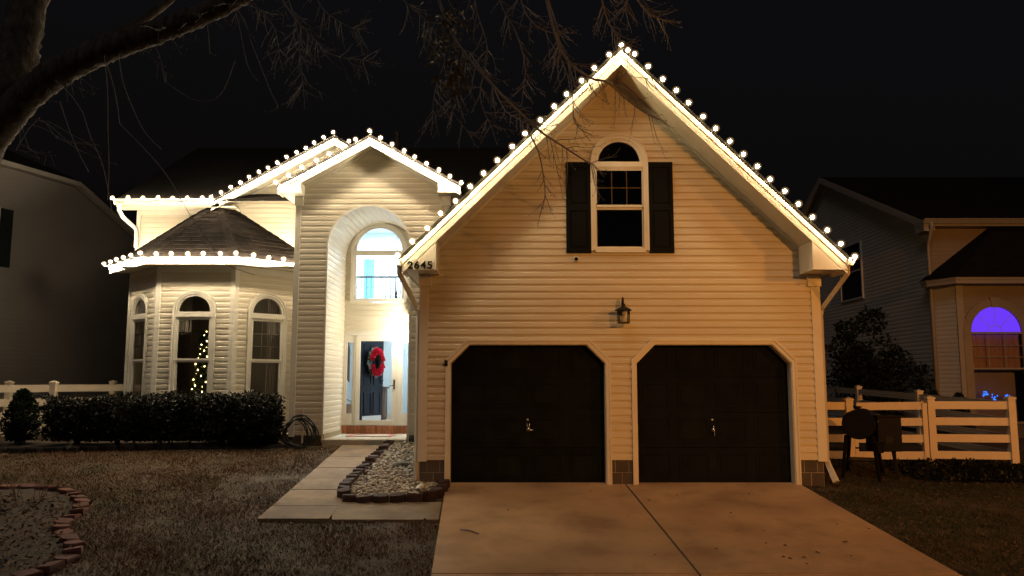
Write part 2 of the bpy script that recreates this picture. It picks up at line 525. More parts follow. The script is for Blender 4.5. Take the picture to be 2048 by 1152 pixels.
# foundation blocks under the siding
fb = empty('block_footing', (GC, GY, 0), gw)
for (a, b) in ((-GHW-.005, -1.455-DW-.06), (-.205, .205), (1.455+DW+.06, GHW+.005)):
    for row in range(2):
        w = b-a; n = max(1, round(w/.2)); off = .5 if row else 0
        cutsx = [a] + [a + (k+.5*(row%2))*w/n for k in range(1 if not row else 0, n) if a+.03 < a + (k+.5*(row%2))*w/n < b-.03] + [b]
        for k in range(len(cutsx)-1):
            wbox(fg, cutsx[k]+.004, cutsx[k+1]-.004, .0+row*.19-.04*(row==0), .183+row*.19, -.15, -.006 - .004*random.random()).build('block', M_block, fb, bevel=.006)
    wbox(fg, a, b, -.05, G_BASE, -.16, -.014).build('mortar', M_mortar, fb)
# garage doors
for s in (-1, 1):
    uc = s*1.455
    gd = empty('garage_door', fg.p(uc, 0), house)
    rec = -.17
    # jamb lining and brick mould
    def outl(w, ht, ch, d): return [fg.p(uc-w, -.02, d), fg.p(uc-w, ht-ch, d), fg.p(uc-w+ch, ht, d), fg.p(uc+w-ch, ht, d), fg.p(uc+w, ht-ch, d), fg.p(uc+w, -.02, d)]
    i0 = outl(DW, DH, DC, rec); o0 = outl(DW+.035, DH+.035, DC+.01, rec)
    MB().band(i0, o0, fg.n*(.17+.012)).build('jamb', M_trim, gd)
    i0 = outl(DW+.012, DH+.012, DC+.004, .0); o0 = outl(DW+.085, DH+.085, DC+.03, .0)
    MB().band(i0, o0, fg.n*.034).build('door_casing', M_trim, gd)
    i0 = outl(DW+.062, DH+.062, DC+.022, .034); o0 = outl(DW+.085, DH+.085, DC+.03, .034)
    MB().band(i0, o0, fg.n*.014).build('casing_edge', M_trim, gd)
    hs = (DH+.05)/4
    for k in range(4):
        sec = wbox(fg, uc-DW-.02, uc+DW+.02, k*hs+.004, (k+1)*hs-.004, rec-.05, rec-.004).build('door_section', M_gdoor, gd)
        for c in range(4):
            w4 = 2*DW/4; x0 = uc-DW+c*w4
            i_ = [fg.p(x0+.09,k*hs+.11,rec-.0035), fg.p(x0+w4-.09,k*hs+.11,rec-.0035), fg.p(x0+w4-.09,(k+1)*hs-.11,rec-.0035), fg.p(x0+.09,(k+1)*hs-.11,rec-.0035)]
            o_ = [fg.p(x0+.065,k*hs+.085,rec-.0035), fg.p(x0+w4-.065,k*hs+.085,rec-.0035), fg.p(x0+w4-.065,(k+1)*hs-.085,rec-.0035), fg.p(x0+.065,(k+1)*hs-.085,rec-.0035)]
            MB().band(i_, o_, fg.n*.008, True).build('panel_moulding', M_gdoor, sec)
            wbox(fg, x0+.115, x0+w4-.115, k*hs+.135, (k+1)*hs-.135, rec-.0035, rec+.003).build('raised_panel', M_gdoor, sec)
    hd = MB(); c0 = fg.p(uc+.005, .83, rec)
    hd.tube([c0+Vector((0,0.004,.0)), c0+Vector((0,-.035,0))], [.034,.026], 10)
    hd.tube([c0+Vector((0,-.035,0)), c0+Vector((0,-.05,0))], [.018,.016], 8)
    if s < 0:
        hd.tube([c0+Vector((-.02,-.05,.0)), c0+Vector((.085,-.055,.0))], [.013,.010], 6)
        hd.tube([c0+Vector((-.012,-.01,.02)), c0+Vector((-.02,-.02,.10))], [.012,.008], 6); hd.tube([c0+Vector((.012,-.01,.02)), c0+Vector((.02,-.02,.10))], [.012,.008], 6)
    else:
        hd.tube([c0+Vector((0,-.05,.06)), c0+Vector((.01,-.06,-.09))], [.016,.011], 6)
    hd.build('door_handle', M_steel, gd, smooth=True)
    c1 = fg.p(uc-.005, .985, rec)
    MB().tube([c1+Vector((0,.004,0)), c1+Vector((0,-.022,0))], [.026,.022], 10).build('door_lock', M_steel, gd, smooth=True)
# motion sensor / old spring hook at the upper left of the left door
mb = MB(); c0 = fg.p(-1.455-DW-.075, 1.87, .03)
mb.lathe([(.0,-.05),(.022,-.05),(.03,-.02),(.022,.01),(.03,.03),(.012,.06),(0,.06)], c0, 10); mb.tube([c0+Vector((0,.03,.01)), c0+Vector((-.01,-.05,.0)), c0+Vector((-.03,-.07,-.04))], .009, 6)
mb.build('wall_hook', M_iron, house, smooth=True)

# upper garage window with shutters
arched_window(gw, fg, win_u, .80, 3.665, 5.00, .37, 5.105, 4.36, grid=(3,2))
for s in (-1, 1):
    u0 = win_u + s*.66
    sh = empty('shutter', fg.p(u0, 3.61), gw)
    zlo, zhi, hw = 3.612, 5.095, .197
    wbox(fg, u0-hw, u0+hw, zlo, zhi, .012, .030).build('shutter_board', M_black, sh)
    fr_ = MB()
    for (a, b, c, d) in ((-hw, -hw+.055, zlo, zhi), (hw-.055, hw, zlo, zhi), (-hw+.055, hw-.055, zlo, zlo+.08), (-hw+.055, hw-.055, zhi-.08, zhi), (-hw+.055, hw-.055, (zlo+zhi)/2-.05, (zlo+zhi)/2+.05)):
        wbox(fg, u0+a, u0+b, c, d, .030, .046, fr_)
    fr_.build('shutter_frame', M_black, sh)
    mid = (zlo+zhi)/2
    for a, b in ((zlo+.08, mid-.05), (mid+.05, zhi-.08)):
        wbox(fg, u0-hw+.085, u0+hw-.085, a+.03, b-.03, .030, .041).build('raised_panel', M_black, sh)
# dim room behind the window
mb = MB()
x0, x1, y0, y1, z0, z1 = GC-1.2, GC+1.2, GY+.05, GY+3.5, 2.9, 5.9
mb.quad((x0,y1,z0),(x1,y1,z0),(x1,y1,z1),(x0,y1,z1)); mb.quad((x0,y0,z0),(x0,y1,z0),(x0,y1,z1),(x0,y0,z1)); mb.quad((x1,y0,z0),(x1,y1,z0),(x1,y1,z1),(x1,y0,z1)); mb.quad((x0,y0,z0),(x1,y0,z0),(x1,y1,z0),(x0,y1,z0)); mb.quad((x0,y0,z1),(x1,y0,z1),(x1,y1,z1),(x0,y1,z1))
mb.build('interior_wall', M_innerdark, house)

def gable_trim(parent, cx, yf, yw, apex, sl, tip, fv, ret_in, ret_z, y_back, gutter=True, soff_drop=.02, returns=True):
    """roof deck, rake boards, soffit and boxed eave returns of a front gable"""
    zt = lambda dx: apex - sl*abs(dx)
    L_ = math.hypot(1, sl)
    for s in (-1, 1):
        P = lambda dx, y, z: Vector((cx+s*dx, y, z))
        # roof deck with shingle edge
        th = .06
        dk = MB().prism([P(0,yf-.03,apex+.0), P(tip+.03,yf-.03,zt(tip+.03)), P(tip+.03,yf-.03,zt(tip+.03)+th), P(0,yf-.03,apex+th)], (0, y_back-yf+.03, 0))
        dk.build('roof_plane', M_roof, parent)
        # rake board with a stepped moulding
        MB().prism([P(0,yf,apex-.002), P(tip,yf,zt(tip)-.002), P(tip,yf,zt(tip)-fv), P(0,yf,apex-fv)], (0, .028, 0)).build('rake_board', M_trim, parent)
        MB().prism([P(0,yf-.016,apex-.003), P(tip,yf-.016,zt(tip)-.003), P(tip,yf-.016,zt(tip)-fv*.42), P(0,yf-.016,apex-fv*.42)], (0, .016, 0)).build('rake_moulding', M_trim, parent)
        # sloping soffit
        st = fv - soff_drop
        MB().prism([P(0,yf+.028,apex-st), P(tip,yf+.028,zt(tip)-st), P(tip,yf+.028,zt(tip)-st+.012), P(0,yf+.028,apex-st+.012)], (0, yw-yf-.03, 0)).build('rake_soffit', M_soffit, parent)
        # frieze against the wall
        MB().prism([P(0,yw-.03,apex-st-.001), P(ret_in+.2,yw-.03,zt(ret_in+.2)-st-.001), P(ret_in+.2,yw-.03,zt(ret_in+.2)-st-.05), P(0,yw-.03,apex-st-.05)], (0, .028, 0)).build('frieze', M_trim, parent)
        if not returns: continue
        # boxed return
        top_in = zt(ret_in)-fv; top_tip = zt(tip)-fv
        MB().prism([P(ret_in,yf+.006,ret_z), P(tip-.0,yf+.006,ret_z), P(tip,yf+.006,max(ret_z+.01, top_tip+.004)), P(ret_in,yf+.006,top_in+.004)], (0, yw-yf-.02, 0)).build('eave_return', M_trim, parent)
        MB().prism([P(ret_in-.006,yf-.006,ret_z-.012), P(tip+.004,yf-.006,ret_z-.012), P(tip+.004,yf-.006,ret_z+.0), P(ret_in-.006,yf-.006,ret_z+.0)], (0, yw-yf, 0)).build('return_drip', M_trim, parent)
        # eave soffit and fascia running back along the side
        MB().box((cx+s*(ret_in+.2), yw, ret_z), (cx+s*tip, y_back-.2, ret_z+.02)).build('eave_soffit', M_soffit, parent)
        MB().box((cx+s*(tip-.02), yw, ret_z), (cx+s*tip, y_back-.2, zt(tip)-.01)).build('eave_fascia', M_trim, parent)
        if gutter:
            x = tip+.004; zg = zt(tip)
            pr = [(0,-.11),(.06,-.11),(.085,-.06),(.12,-.005),(.12,.008),(.108,.008),(.075,-.055),(.05,-.098),(.008,-.098),(.008,0),(0,0)]
            MB().prism([P(x+a, yf-.06, zg+b) for a, b in pr], (0, y_back-yf-.2, 0)).build('gutter', M_trim, parent)
            MB().prism([P(x+a, yf-.064, zg+b) for a, b in pr[:5]+[(0,0)]], (0, .006, 0)).build('gutter_cap', M_trim, parent)

roof_g = empty('garage_roof', (GC, GF, G_APEX), house)
gable_trim(roof_g, GC, GF, GY, G_APEX, G_SL, G_TIP, .235, 2.86, 3.28, 20.2)

# downspouts of the garage
for s in (-1, 1):
    x = GC+s*(G_TIP+.05); xw = GC+s*(GHW+.075)
    y = GF+.12
    yy = GY + (.07 if s < 0 else .05)
    pth = [(x, y, 3.36), (x, y, 3.22), (xw+s*.015, yy, 2.72), (xw, yy, 2.62), (xw, yy, .36)]
    mb = MB().tube(pth, .042, 4)
    mb.build('downspout', M_trim, house)
    if s > 0: MB().tube([(xw, yy, .37), (xw+.01, yy-.02, .30), (xw+.06, yy-.16, .06)], [.044,.048,.055], 4).build('downspout_elbow', M_trim, house)
    else: MB().tube([(xw, yy, .37), (xw, yy, .04)], [.05,.05], 4).build('downspout_elbow', M_trim, house)

# house number on the left return
nf = bpy.data.curves.new('house_number', 'FONT'); nf.body = '2645'; nf.size = .158; nf.extrude = .006; nf.offset = .0035; nf.space_character = 1.12
nf.align_x = 'CENTER'
no = bpy.data.objects.new('house_number', nf); COL.objects.link(no); nf.materials.append(M_black)
c0 = at(840, 537, GF-.004)
no.location = (c0.x, GF-.010, c0.z); no.rotation_euler = (R(90), 0, 0); no.scale = (1.12, 1, 1)
bpy.context.view_layer.update()
nme = bpy.data.meshes.new_from_object(no.evaluated_get(bpy.context.evaluated_depsgraph_get()))
nmw = no.matrix_basis.copy(); bpy.data.objects.remove(no)
link_mesh('house_number', nme, house, nmw)

# ---- arched entry tower
TY, TX0, TX1 = 16.1, -4.37, -1.34
TC = (TX0+TX1)/2 - .02
AU, AR, AZ = -2.915, .845, 4.32
PF = .45                                # porch floor
ft = Frame((0, TY), (1, 0))
tw = empty('entry_wall', (AU, TY, PF), house)
T_APEX, T_SL = 6.50, .556
T_SOFF = T_APEX - .16
siding(tw, ft, .53, T_SOFF, lambda q: max(TX0, TC-(T_SOFF-q)/T_SL), lambda q: min(TX1, TC+(T_SOFF-q)/T_SL), [arch_open(AU, AR+.01, 0, AZ)])
for x, s in ((TX0, -1), (TX1, 1)):
    mb = MB(); mb.box((x-.06 if s < 0 else x-.05, TY-.028, .5), (x+.05 if s < 0 else x+.06, TY+.0, 5.36)); mb.box((x-.02, TY, .5), (x+.02, 17.85, 5.36))
    mb.build('corner_board', M_trim, tw)
    mb = MB().box((x-.085 if s < 0 else x-.10, TY-.05, 5.16), (x+.10 if s < 0 else x+.085, TY+.0, 5.37)); mb.build('corner_cap', M_trim, tw, bevel=.006)
# reveal of the arch: left side clad, right side and vault smooth
fl = Frame((AU-AR, TY), (0, 1))         # faces +x
siding(tw, fl, PF+.09, AZ, lambda q: .0, lambda q: 1.8)
fr2 = Frame((AU+AR, TY+1.8), (0, -1))
siding(tw, fr2, PF+.09, AZ, lambda q: .0, lambda q: 1.8)
for x, s in ((AU-AR, 1), (AU+AR, -1)):
    MB().box((x-s*.01, TY+.02, PF-.02), (x+s*.028, TY+1.79, PF+.10)).build('base_board', mat('base_board', (.33,.27,.16), .7, .15, 6), tw)
n = 24
for k in range(n):
    a0, a1 = math.pi*k/n, math.pi*(k+1)/n
    r = AR
    pt = lambda a, rr: Vector((AU - rr*math.cos(a), TY+.004, AZ + rr*math.sin(a)))
    mb = MB(); mb.prism([pt(a0+.004, r), pt(a1-.004, r), pt(a1-.004, r+.02), pt(a0+.004, r+.02)], (0, 1.8, 0)); mb.build('vault_panel', M_soffit, tw)
inn = arch_pts(ft, AU, AR-.012, PF-.06, AZ, -.02, 24); out = arch_pts(ft, AU, AR+.022, PF-.06, AZ, -.02, 24)
MB().band(inn, out, ft.n*.042).build('arch_edge', M_trim, tw)
# foundation of the tower and porch slab
for a, b in ((TX0, AU-AR+.012), (AU+AR-.012, TX1)):
    MB().box((a-.004, TY+.012, 0), (b, 17.9, .53)).build('foundation', M_block, house)
MB().box((AU-AR, TY-.045, PF-.14), (AU+AR, 17.95, PF)).build('porch_slab', M_porch, house, bevel=.012)
MB().box((AU-AR+.003, TY-.02, .1), (AU+AR-.003, TY+.3, PF-.14)).build('porch_riser', M_block, house)
# tower sides above the porch
fs = Frame((TX0, 17.9), (0, -1)); siding(house, fs, .53, 5.4, lambda q: 0, lambda q: 1.8, (), join=True, name='side_siding')
fs = Frame((TX1, TY), (0, 1)); siding(house, fs, .53, 5.4, lambda q: 0, lambda q: 1.8, (), join=True, name='side_siding')
roof_t = empty('entry_roof', (TC, TY-.35, T_APEX), house)
gable_trim(roof_t, TC, TY-.35, TY, T_APEX, T_SL, 1.83, .165, 1.38, 5.375, 19.4, gutter=False)

# porch back wall: siding between door and window, window, door with sidelights
BY = 17.9
fb_ = Frame((0, BY), (1, 0))
bw = empty('porch_back_wall', (AU, BY, PF), house)
WU, WR, WS, WB = -3.0, .565, 4.535, 3.40
DZ = .632
siding(bw, fb_, DZ+2.02, AZ+AR+.1, lambda q: AU-AR, lambda q: AU+AR, [arch_open(WU, WR+.05, WB-.02, WS)])
# big entry window
ew = empty('window', (WU, BY, WB), bw)
MB().band(arch_pts(fb_, WU, WR, WB, WS, 0, 24), arch_pts(fb_, WU, WR+.07, WB-.03, WS, 0, 24), fb_.n*.05).build('casing', M_trim, ew)
MB().band(arch_pts(fb_, WU, WR-.05, WB, WS, -.04, 24), arch_pts(fb_, WU, WR+.001, WB-.03, WS, -.04, 24), fb_.n*.06).build('window_frame', M_trim, ew)
wbox(fb_, WU-WR, WU+WR, WS-.11, WS, -.03, .045).build('transom_bar', M_trim, ew)
wbox(fb_, WU-WR-.07, WU+WR+.07, WB-.03, WB+.045, -.03, .058).build('window_sill', M_trim, ew)
MB().poly([fb_.p(WU-WR*math.cos(math.pi*k/24), WS+WR*math.sin(math.pi*k/24), -.012) for k in range(25)]).build('arch_pane', M_glass, ew)
gw_ = (2*WR-.1)/4; gh = (WS-.11-WB-.045)/4
for c in range(4):
    for r_ in range(4):
        xa = WU-WR+.05+c*gw_; za = WB+.045+r_*gh
        MB().quad(fb_.p(xa,za,-.012), fb_.p(xa+gw_,za,-.012), fb_.p(xa+gw_,za+gh,-.012), fb_.p(xa,za+gh,-.012)).build('pane', M_glass, ew)
M_munt = mat('grey_muntin', (.30,.33,.35), .5, .05, 3)
for c in range(1, 4): wbox(fb_, WU-WR+.05+c*gw_-.006, WU-WR+.05+c*gw_+.006, WB+.045, WS-.11, -.01, .004).build('muntin', M_munt, ew)
for r_ in range(1, 4): wbox(fb_, WU-WR+.05, WU+WR-.05, WB+.045+r_*gh-.006, WB+.045+r_*gh+.006, -.0085, .0055).build('muntin', M_munt, ew)

# door surround
ds = empty('door_surround', (AU, BY, DZ), bw)
DX0, DX1 = -3.475, -2.56               # storm door
top = DZ+1.985
wbox(fb_, AU-AR, AU+AR, top, top+.10, -.05, .035).build('head_casing', M_trim, ds)
wbox(fb_, AU-AR, AU+AR, top+.075, top+.10, .035, .055).build('head_moulding', M_trim, ds)
for a, b in ((AU-AR, AU-AR+.045), (DX0-.035, DX0), (DX1, DX1+.06), (AU+AR-.06, AU+AR)):
    wbox(fb_, a, b, DZ, top, -.05, .028).build('door_casing', M_trim, ds)
for a, b in ((AU-AR+.045, DX0-.035), (DX1+.06, AU+AR-.06)):
    sl_ = empty('sidelight', fb_.p((a+b)/2, DZ), ds)
    q = .04 if b-a < .3 else .06
    zlo, zhi = DZ+.25, top-.16
    i_ = [fb_.p(a+q,zlo,-.03), fb_.p(b-q,zlo,-.03), fb_.p(b-q,zhi,-.03), fb_.p(a+q,zhi,-.03)]; o_ = [fb_.p(a,DZ,-.03), fb_.p(b,DZ,-.03), fb_.p(b,top,-.03), fb_.p(a,top,-.03)]
    MB().band(i_, o_, fb_.n*.045, True).build('sidelight_frame', M_trim, sl_)
    MB().poly([fb_.p(a+q,zlo,-.01), fb_.p(b-q,zlo,-.01), fb_.p(b-q,zhi,-.01), fb_.p(a+q,zhi,-.01)]).build('pane', M_glass, sl_)
sd = empty('storm_door', fb_.p(DX0, DZ), bw)
q = .10
i_ = [fb_.p(DX0+q,DZ+.11,.0), fb_.p(DX1-q-.01,DZ+.11,.0), fb_.p(DX1-q-.01,top-.13,.0), fb_.p(DX0+q,top-.13,.0)]; o_ = [fb_.p(DX0+.004,DZ+.004,.0), fb_.p(DX1-.004,DZ+.004,.0), fb_.p(DX1-.004,top-.004,.0), fb_.p(DX0+.004,top-.004,.0)]
MB().band(i_, o_, fb_.n*.036, True).build('door_frame', M_trim, sd, bevel=.004)
MB().poly([p + fb_.n*.016 for p in i_]).build('pane', M_glass, sd)
mb = MB(); wbox(fb_, DX1-.066, DX1-.034, DZ+.79, DZ+1.0, .036, .048, mb); c0 = fb_.p(DX1-.05, DZ+.87, .045)
mb.tube([c0, c0+Vector((0,-.05,0)), c0+Vector((-.05,-.06,-.004)), c0+Vector((-.11,-.06,-.012))], [.011,.011,.010,.008], 6)
mb.build('door_handle', M_iron, sd)
# brick step under the door
bs = empty('brick_step', (AU, BY, PF), house)
x = AU-AR+.02; k = 0
brick_me = None
MB().box((AU-AR+.005, BY-.075, PF+.002), (AU+AR-.005, BY+.03, DZ-.006)).build('mortar', M_mortar, bs)
bm = MB().box((-.0275,-.095,0),(.0275,0,.168)).mesh('brick', M_brick)
while x+.055 < AU+AR-.01:
    link_mesh('brick', bm, bs, Matrix.Translation((x+.0275, BY+.0 + random.uniform(-.004,.004), PF+.006)) @ Matrix.Rotation(random.uniform(-.02,.02), 4, 'Y'))
    x += .0665
# front door, open inwards
fd_loc = Vector((-3.385, BY+.07, DZ+.02))
ang = R(64)
fd = empty('front_door', fd_loc, bw)
fdF = Frame((fd_loc.x, fd_loc.y), (math.cos(ang), math.sin(ang)))
wbox(fdF, 0, .84, DZ+.02, top-.05, -.022, .022).build('door_leaf', M_navy, fd)
for (a, b) in ((.10, .38), (.46, .74)):
    for (c, d) in ((DZ+.24, DZ+.72), (DZ+.88, DZ+1.42), (DZ+1.53, DZ+1.80)):
        i_ = [fdF.p(a+.025,c+.025,.0225), fdF.p(b-.025,c+.025,.0225), fdF.p(b-.025,d-.025,.0225), fdF.p(a+.025,d-.025,.0225)]; o_ = [fdF.p(a,c,.0225), fdF.p(b,c,.0225), fdF.p(b,d,.0225), fdF.p(a,d,.0225)]
        MB().band(i_, o_, fdF.n*.012, True).build('panel_moulding', M_navy, fd)
for zz in (DZ+.86, DZ+1.0):
    c0 = fdF.p(.785, zz, .022)
    MB().tube([c0, c0+fdF.n*.03, c0+fdF.n*.06], [.026,.014,.026], 10).build('door_knob', M_steel, fd, smooth=True)
wbox(fdF, .06, .78, DZ+.03, DZ+.19, .0225, .027).build('kick_plate', M_steel, fd)

# ---- foyer behind the door: lit room with upstairs gallery
fo = empty('foyer', (-3, 20, DZ), house)
x0, x1, y0, y1, z0, z1 = -4.55, -1.45, BY+.035, 22.2, DZ, 5.75
mb = MB()
for pts in (((x0,y1,z0),(x1,y1,z0),(x1,y1,z1),(x0,y1,z1)), ((x0,y0,z0),(x0,y1,z0),(x0,y1,z1),(x0,y0,z1)), ((x1,y0,z0),(x1,y1,z0),(x1,y1,z1),(x1,y0,z1)), ((x0,y0,z1),(x1,y0,z1),(x1,y1,z1),(x0,y1,z1))):
    mb.quad(*pts)
mb.build('room_wall', M_inner, fo)
MB().box((x0,y0,z0-.05),(x1,y1,z0)).build('room_floor', M_floor, fo)
MB().box((x0,20.35,3.02),(x1,y1,3.28)).build('gallery_floor', M_inner, fo)
wbox(Frame((0,y1),(1,0)), x0, x1, DZ, DZ+.11, .002, .018).build('baseboard', M_trim, fo)
rl = empty('gallery_railing', (-3, 20.35, 3.28), fo)
MB().box((x0, 20.36, 4.235), (x1, 20.41, 4.285)).build('top_rail', M_iron, rl)
MB().box((x0, 20.37, 3.36), (x1, 20.40, 3.39)).build('bottom_rail', M_iron, rl)
x = x0+.06
bal = MB().box((-.010,-.010,0),(.010,.010,.86)).mesh('baluster', M_iron)
while x < x1:
    link_mesh('baluster', bal, rl, Matrix.Translation((x, 20.385, 3.385))); x += .125
wbox(Frame((0,y1),(1,0)), -4.14, -3.85, 3.28, 5.0, .004, .03).build('bedroom_door', M_blue, fo)
wbox(Frame((0,y1),(1,0)), -2.98, -2.72, 3.28, 5.0, .004, .03).build('bathroom_door', mat('teal_door', (.35,.68,.72), .5, .05, 3), fo)
pic = tag(empty('picture_frame', (-2.92, y1-.03, 5.25)), 'white framed flower print seen through the arched window above the door', 'picture')
fy = Frame((0, y1), (1, 0))
i_ = [fy.p(-3.19,5.12,.005), fy.p(-2.66,5.12,.005), fy.p(-2.66,5.62,.005), fy.p(-3.19,5.62,.005)]; o_ = [fy.p(-3.23,5.08,.005), fy.p(-2.62,5.08,.005), fy.p(-2.62,5.66,.005), fy.p(-3.23,5.66,.005)]
MB().band(i_, o_, fy.n*.03, True).build('frame', mat('grey_frame', (.42,.47,.5), .5), pic)
MB().poly([p + fy.n*.004 for p in i_]).build('print', mat('print_paper', (.75,.8,.8), .7, .04, 4), pic)
mb = MB()
for (px, pz, r) in ((-3.08,5.40,.03),(-2.97,5.47,.035),(-2.95,5.36,.028),(-2.82,5.40,.038)):
    mb.poly([fy.p(px+r*math.cos(a*math.pi/4), pz+r*1.2*math.sin(a*math.pi/4), .012) for a in range(8)]); mb.quad(fy.p(px-.004,5.16,.012), fy.p(px+.004,5.16,.012), fy.p(px+.004,pz,.012), fy.p(px-.004,pz,.012))
mb.build('flower_motif', mat('print_ink', (.12,.2,.25), .7), pic)
# chandelier
ch = tag(empty('chandelier', (-2.86, 19.6, 4.2)), 'small black iron chandelier hanging inside the arched entry window', 'chandelier')
c0 = Vector((-2.86, 19.6, 3.72))
MB().lathe([(0,-.12),(.03,-.1),(.022,-.02),(.04,.04),(.02,.1),(.012,.2),(.006,.22),(.006,2.0)], c0, 8).build('stem', M_iron, ch)
for k in range(6):
    a = k*math.pi/3; d = Vector((math.cos(a), math.sin(a), 0))
    MB().tube([c0+d*.02+Vector((0,0,-.02)), c0+d*.12+Vector((0,0,-.12)), c0+d*.25+Vector((0,0,-.09)), c0+d*.31+Vector((0,0,.02))], .008, 5).build('arm', M_iron, ch)
    MB().tube([c0+d*.31+Vector((0,0,.02)), c0+d*.31+Vector((0,0,.13))], .013, 6).build('candle', M_trim, ch)
cb = tag(empty('cabinet', (-2.88, 20.0, DZ)), 'dark wood hall cabinet behind the open front door', 'cabinet')
MB().box((-3.68, 20.4, DZ+.06), (-3.21, 20.8, DZ+.78)).build('carcass', M_wood, cb, bevel=.01)
MB().box((-3.72, 20.36, DZ+.78), (-3.17, 20.84, DZ+.83)).build('top', M_wood, cb)
for k in range(2): MB().box((-3.66+.225*k, 20.385, DZ+.12), (-3.45+.225*k, 20.4, DZ+.74)).build('door', M_wood, cb)
for xx in (-3.66, -3.27): MB().box((xx, 20.42, DZ), (xx+.05, 20.78, DZ+.06)).build('foot', M_wood, cb)
mr = tag(empty('mirror', (-4.35, 20, DZ)), 'arched mirror leaning in the hall behind the left sidelight', 'mirror')
fm = Frame((-4.52, 20.9), (0.2, 1.0))
MB().band(arch_pts(fm, .3, .26, DZ+1.0, DZ+1.75, .03), arch_pts(fm, .3, .31, DZ+.95, DZ+1.75, .03), fm.n*.04).build('mirror_frame', M_wood, mr)
MB().poly(arch_pts(fm, .3, .27, DZ+1.0, DZ+1.75, .04)).build('mirror_glass', mat('mirror_glass', (.7,.75,.78), .1, .02, 1, metal=.9), mr)
bk = tag(empty('basket', (-3.9, 19.2, DZ)), 'woven brown basket on the hall floor behind left sidelight', 'basket')
MB().lathe([(0,0),(.16,0),(.19,.2),(.2,.42),(.185,.42),(.17,.2),(.14,.03)], (-4.0,19.3,DZ+.002), 16).build('body', mat('wicker', (.16,.1,.06), .8, .4, 40, .8, 60), bk)
MB().tube([(-4.19,19.3,DZ+.4), (-4.15,19.3,DZ+.5), (-4.0,19.3,DZ+.56), (-3.85,19.3,DZ+.5), (-3.81,19.3,DZ+.4)], .014, 6).build('handle', MATS['wicker'], bk)
fl_ = bpy.data.lights.new('foyer_lamp', 'AREA'); fl_.energy = FOYER_POWER; fl_.size = 1.2; fl_.color = (.80, .93, 1.0)
flo = bpy.data.objects.new('foyer_lamp', fl_); flo.location = (-3.0, 20.0, 5.7); COL.objects.link(flo)
fl2 = bpy.data.lights.new('hall_lamp', 'POINT'); fl2.energy = 40; fl2.shadow_soft_size = .12; fl2.color = (.80, .93, 1.0)
flo2 = bpy.data.objects.new('hall_lamp', fl2); flo2.location = (-2.5, 21.2, 2.75); COL.objects.link(flo2)

# ---- main block: upper wall, rear gable, roof
HX0 = -8.5
fmn = Frame((0, BY), (1, 0))
mw = empty('main_wall', (-6.5, BY, .4), house)
B_C, B_APEX, B_SL = -4.01, 7.06, .555
B_SOFF = B_APEX - .16
EAVE = 5.60
def b_left(q):
    return HX0 if q < EAVE-.13 else max(HX0, B_C-(B_SOFF-q)/B_SL)
siding(mw, fmn, .53, B_SOFF, b_left, lambda q: min(TX0+.0 if q < 5.3 else -1.5, B_C+(B_SOFF-q)/B_SL), [lambda q: (-8.62, -4.70) if q < 4.0 else None])
MB().box((HX0-.03, BY-.027, .5), (HX0+.06, BY+.0, EAVE-.13)).build('corner_board', M_trim, mw)
fs = Frame((HX0, 26.0), (0, -1)); siding(house, fs, .4, 5.6, lambda q: 0, lambda q: 8.1, (), join=True, name='side_siding')
roof_b = empty('upper_gable_roof', (B_C, BY-.35, B_APEX), house)
gable_trim(roof_b, B_C, BY-.35, BY, B_APEX, B_SL, 2.72, .165, 2.3, 5.46, 20.6, gutter=False, returns=False)
# main roof: side gable
RX0, RX1, RY0, RY1, RZ = -8.85, 5.2, BY-.35, 26.25, 8.07
mr_ = empty('main_roof', (-3, 21.9, 8), house)
MB().prism([(RX0,RY0,EAVE+.0),(RX0,21.9,RZ),(RX0,21.9,RZ+.05),(RX0,RY0,EAVE+.05)], (RX1-RX0,0,0)).build('roof_plane', M_roof, mr_)
MB().prism([(RX0,RY1,EAVE+.0),(RX0,21.9,RZ),(RX0,21.9,RZ+.05),(RX0,RY1,EAVE+.05)], (RX1-RX0,0,0)).build('roof_plane', M_roof, mr_)
MB().box((RX0, RY0, EAVE-.13), (-6.55, RY0+.03, EAVE+.0)).build('eave_fascia', M_trim, mr_)
MB().box((RX0, RY0+.03, EAVE-.13), (-6.2, BY, EAVE-.11)).build('eave_soffit', M_soffit, mr_)
MB().box((HX0, BY-.03, EAVE-.24), (-6.2, BY-.0, EAVE-.13)).build('frieze', M_trim, mr_)
pr = [(0,-.11),(.06,-.11),(.085,-.06),(.12,-.005),(.12,.008),(.108,.008),(.075,-.055),(.05,-.098),(.008,-.098),(.008,0),(0,0)]
MB().prism([(RX0-.02, RY0-.004-a, EAVE+.02+b) for a, b in pr], (-6.62-RX0, 0, 0)).build('gutter', M_trim, mr_)
MB().prism([(RX0-.024, RY0-.004-a, EAVE+.02+b) for a, b in pr[:5]+[(0,0)]], (.006, 0, 0)).build('gutter_cap', M_trim, mr_)
MB().tube([(RX0+.10,RY0-.06,EAVE-.08), (RX0+.10,RY0-.06,EAVE-.22), (RX0+.16,RY0+.0,EAVE-.36), (HX0-.0,BY-.09,EAVE-.58), (HX0+.01,BY-.07,EAVE-.72), (HX0+.01,BY-.07,4.6)], .045, 6).build('downspout', M_trim, mr_, smooth=True)
vp = at(795, 268, 21.5)
MB().tube([(vp.x, 21.5, 7.7), (vp.x, 21.5, vp.z-.06)], .05, 10).build('vent_pipe', M_iron, mr_)
MB().tube([(vp.x, 21.5, vp.z-.06), (vp.x, 21.5, vp.z+.03)], .075, 10).build('vent_cap', M_iron, mr_)
MB().prism([(RX0+.35,26.0,EAVE-.1),(RX0+.35,21.9,RZ-.03),(RX0+.35,17.9,EAVE-.1)], (.05,0,0)).build('gable_end', M_siding, mr_)

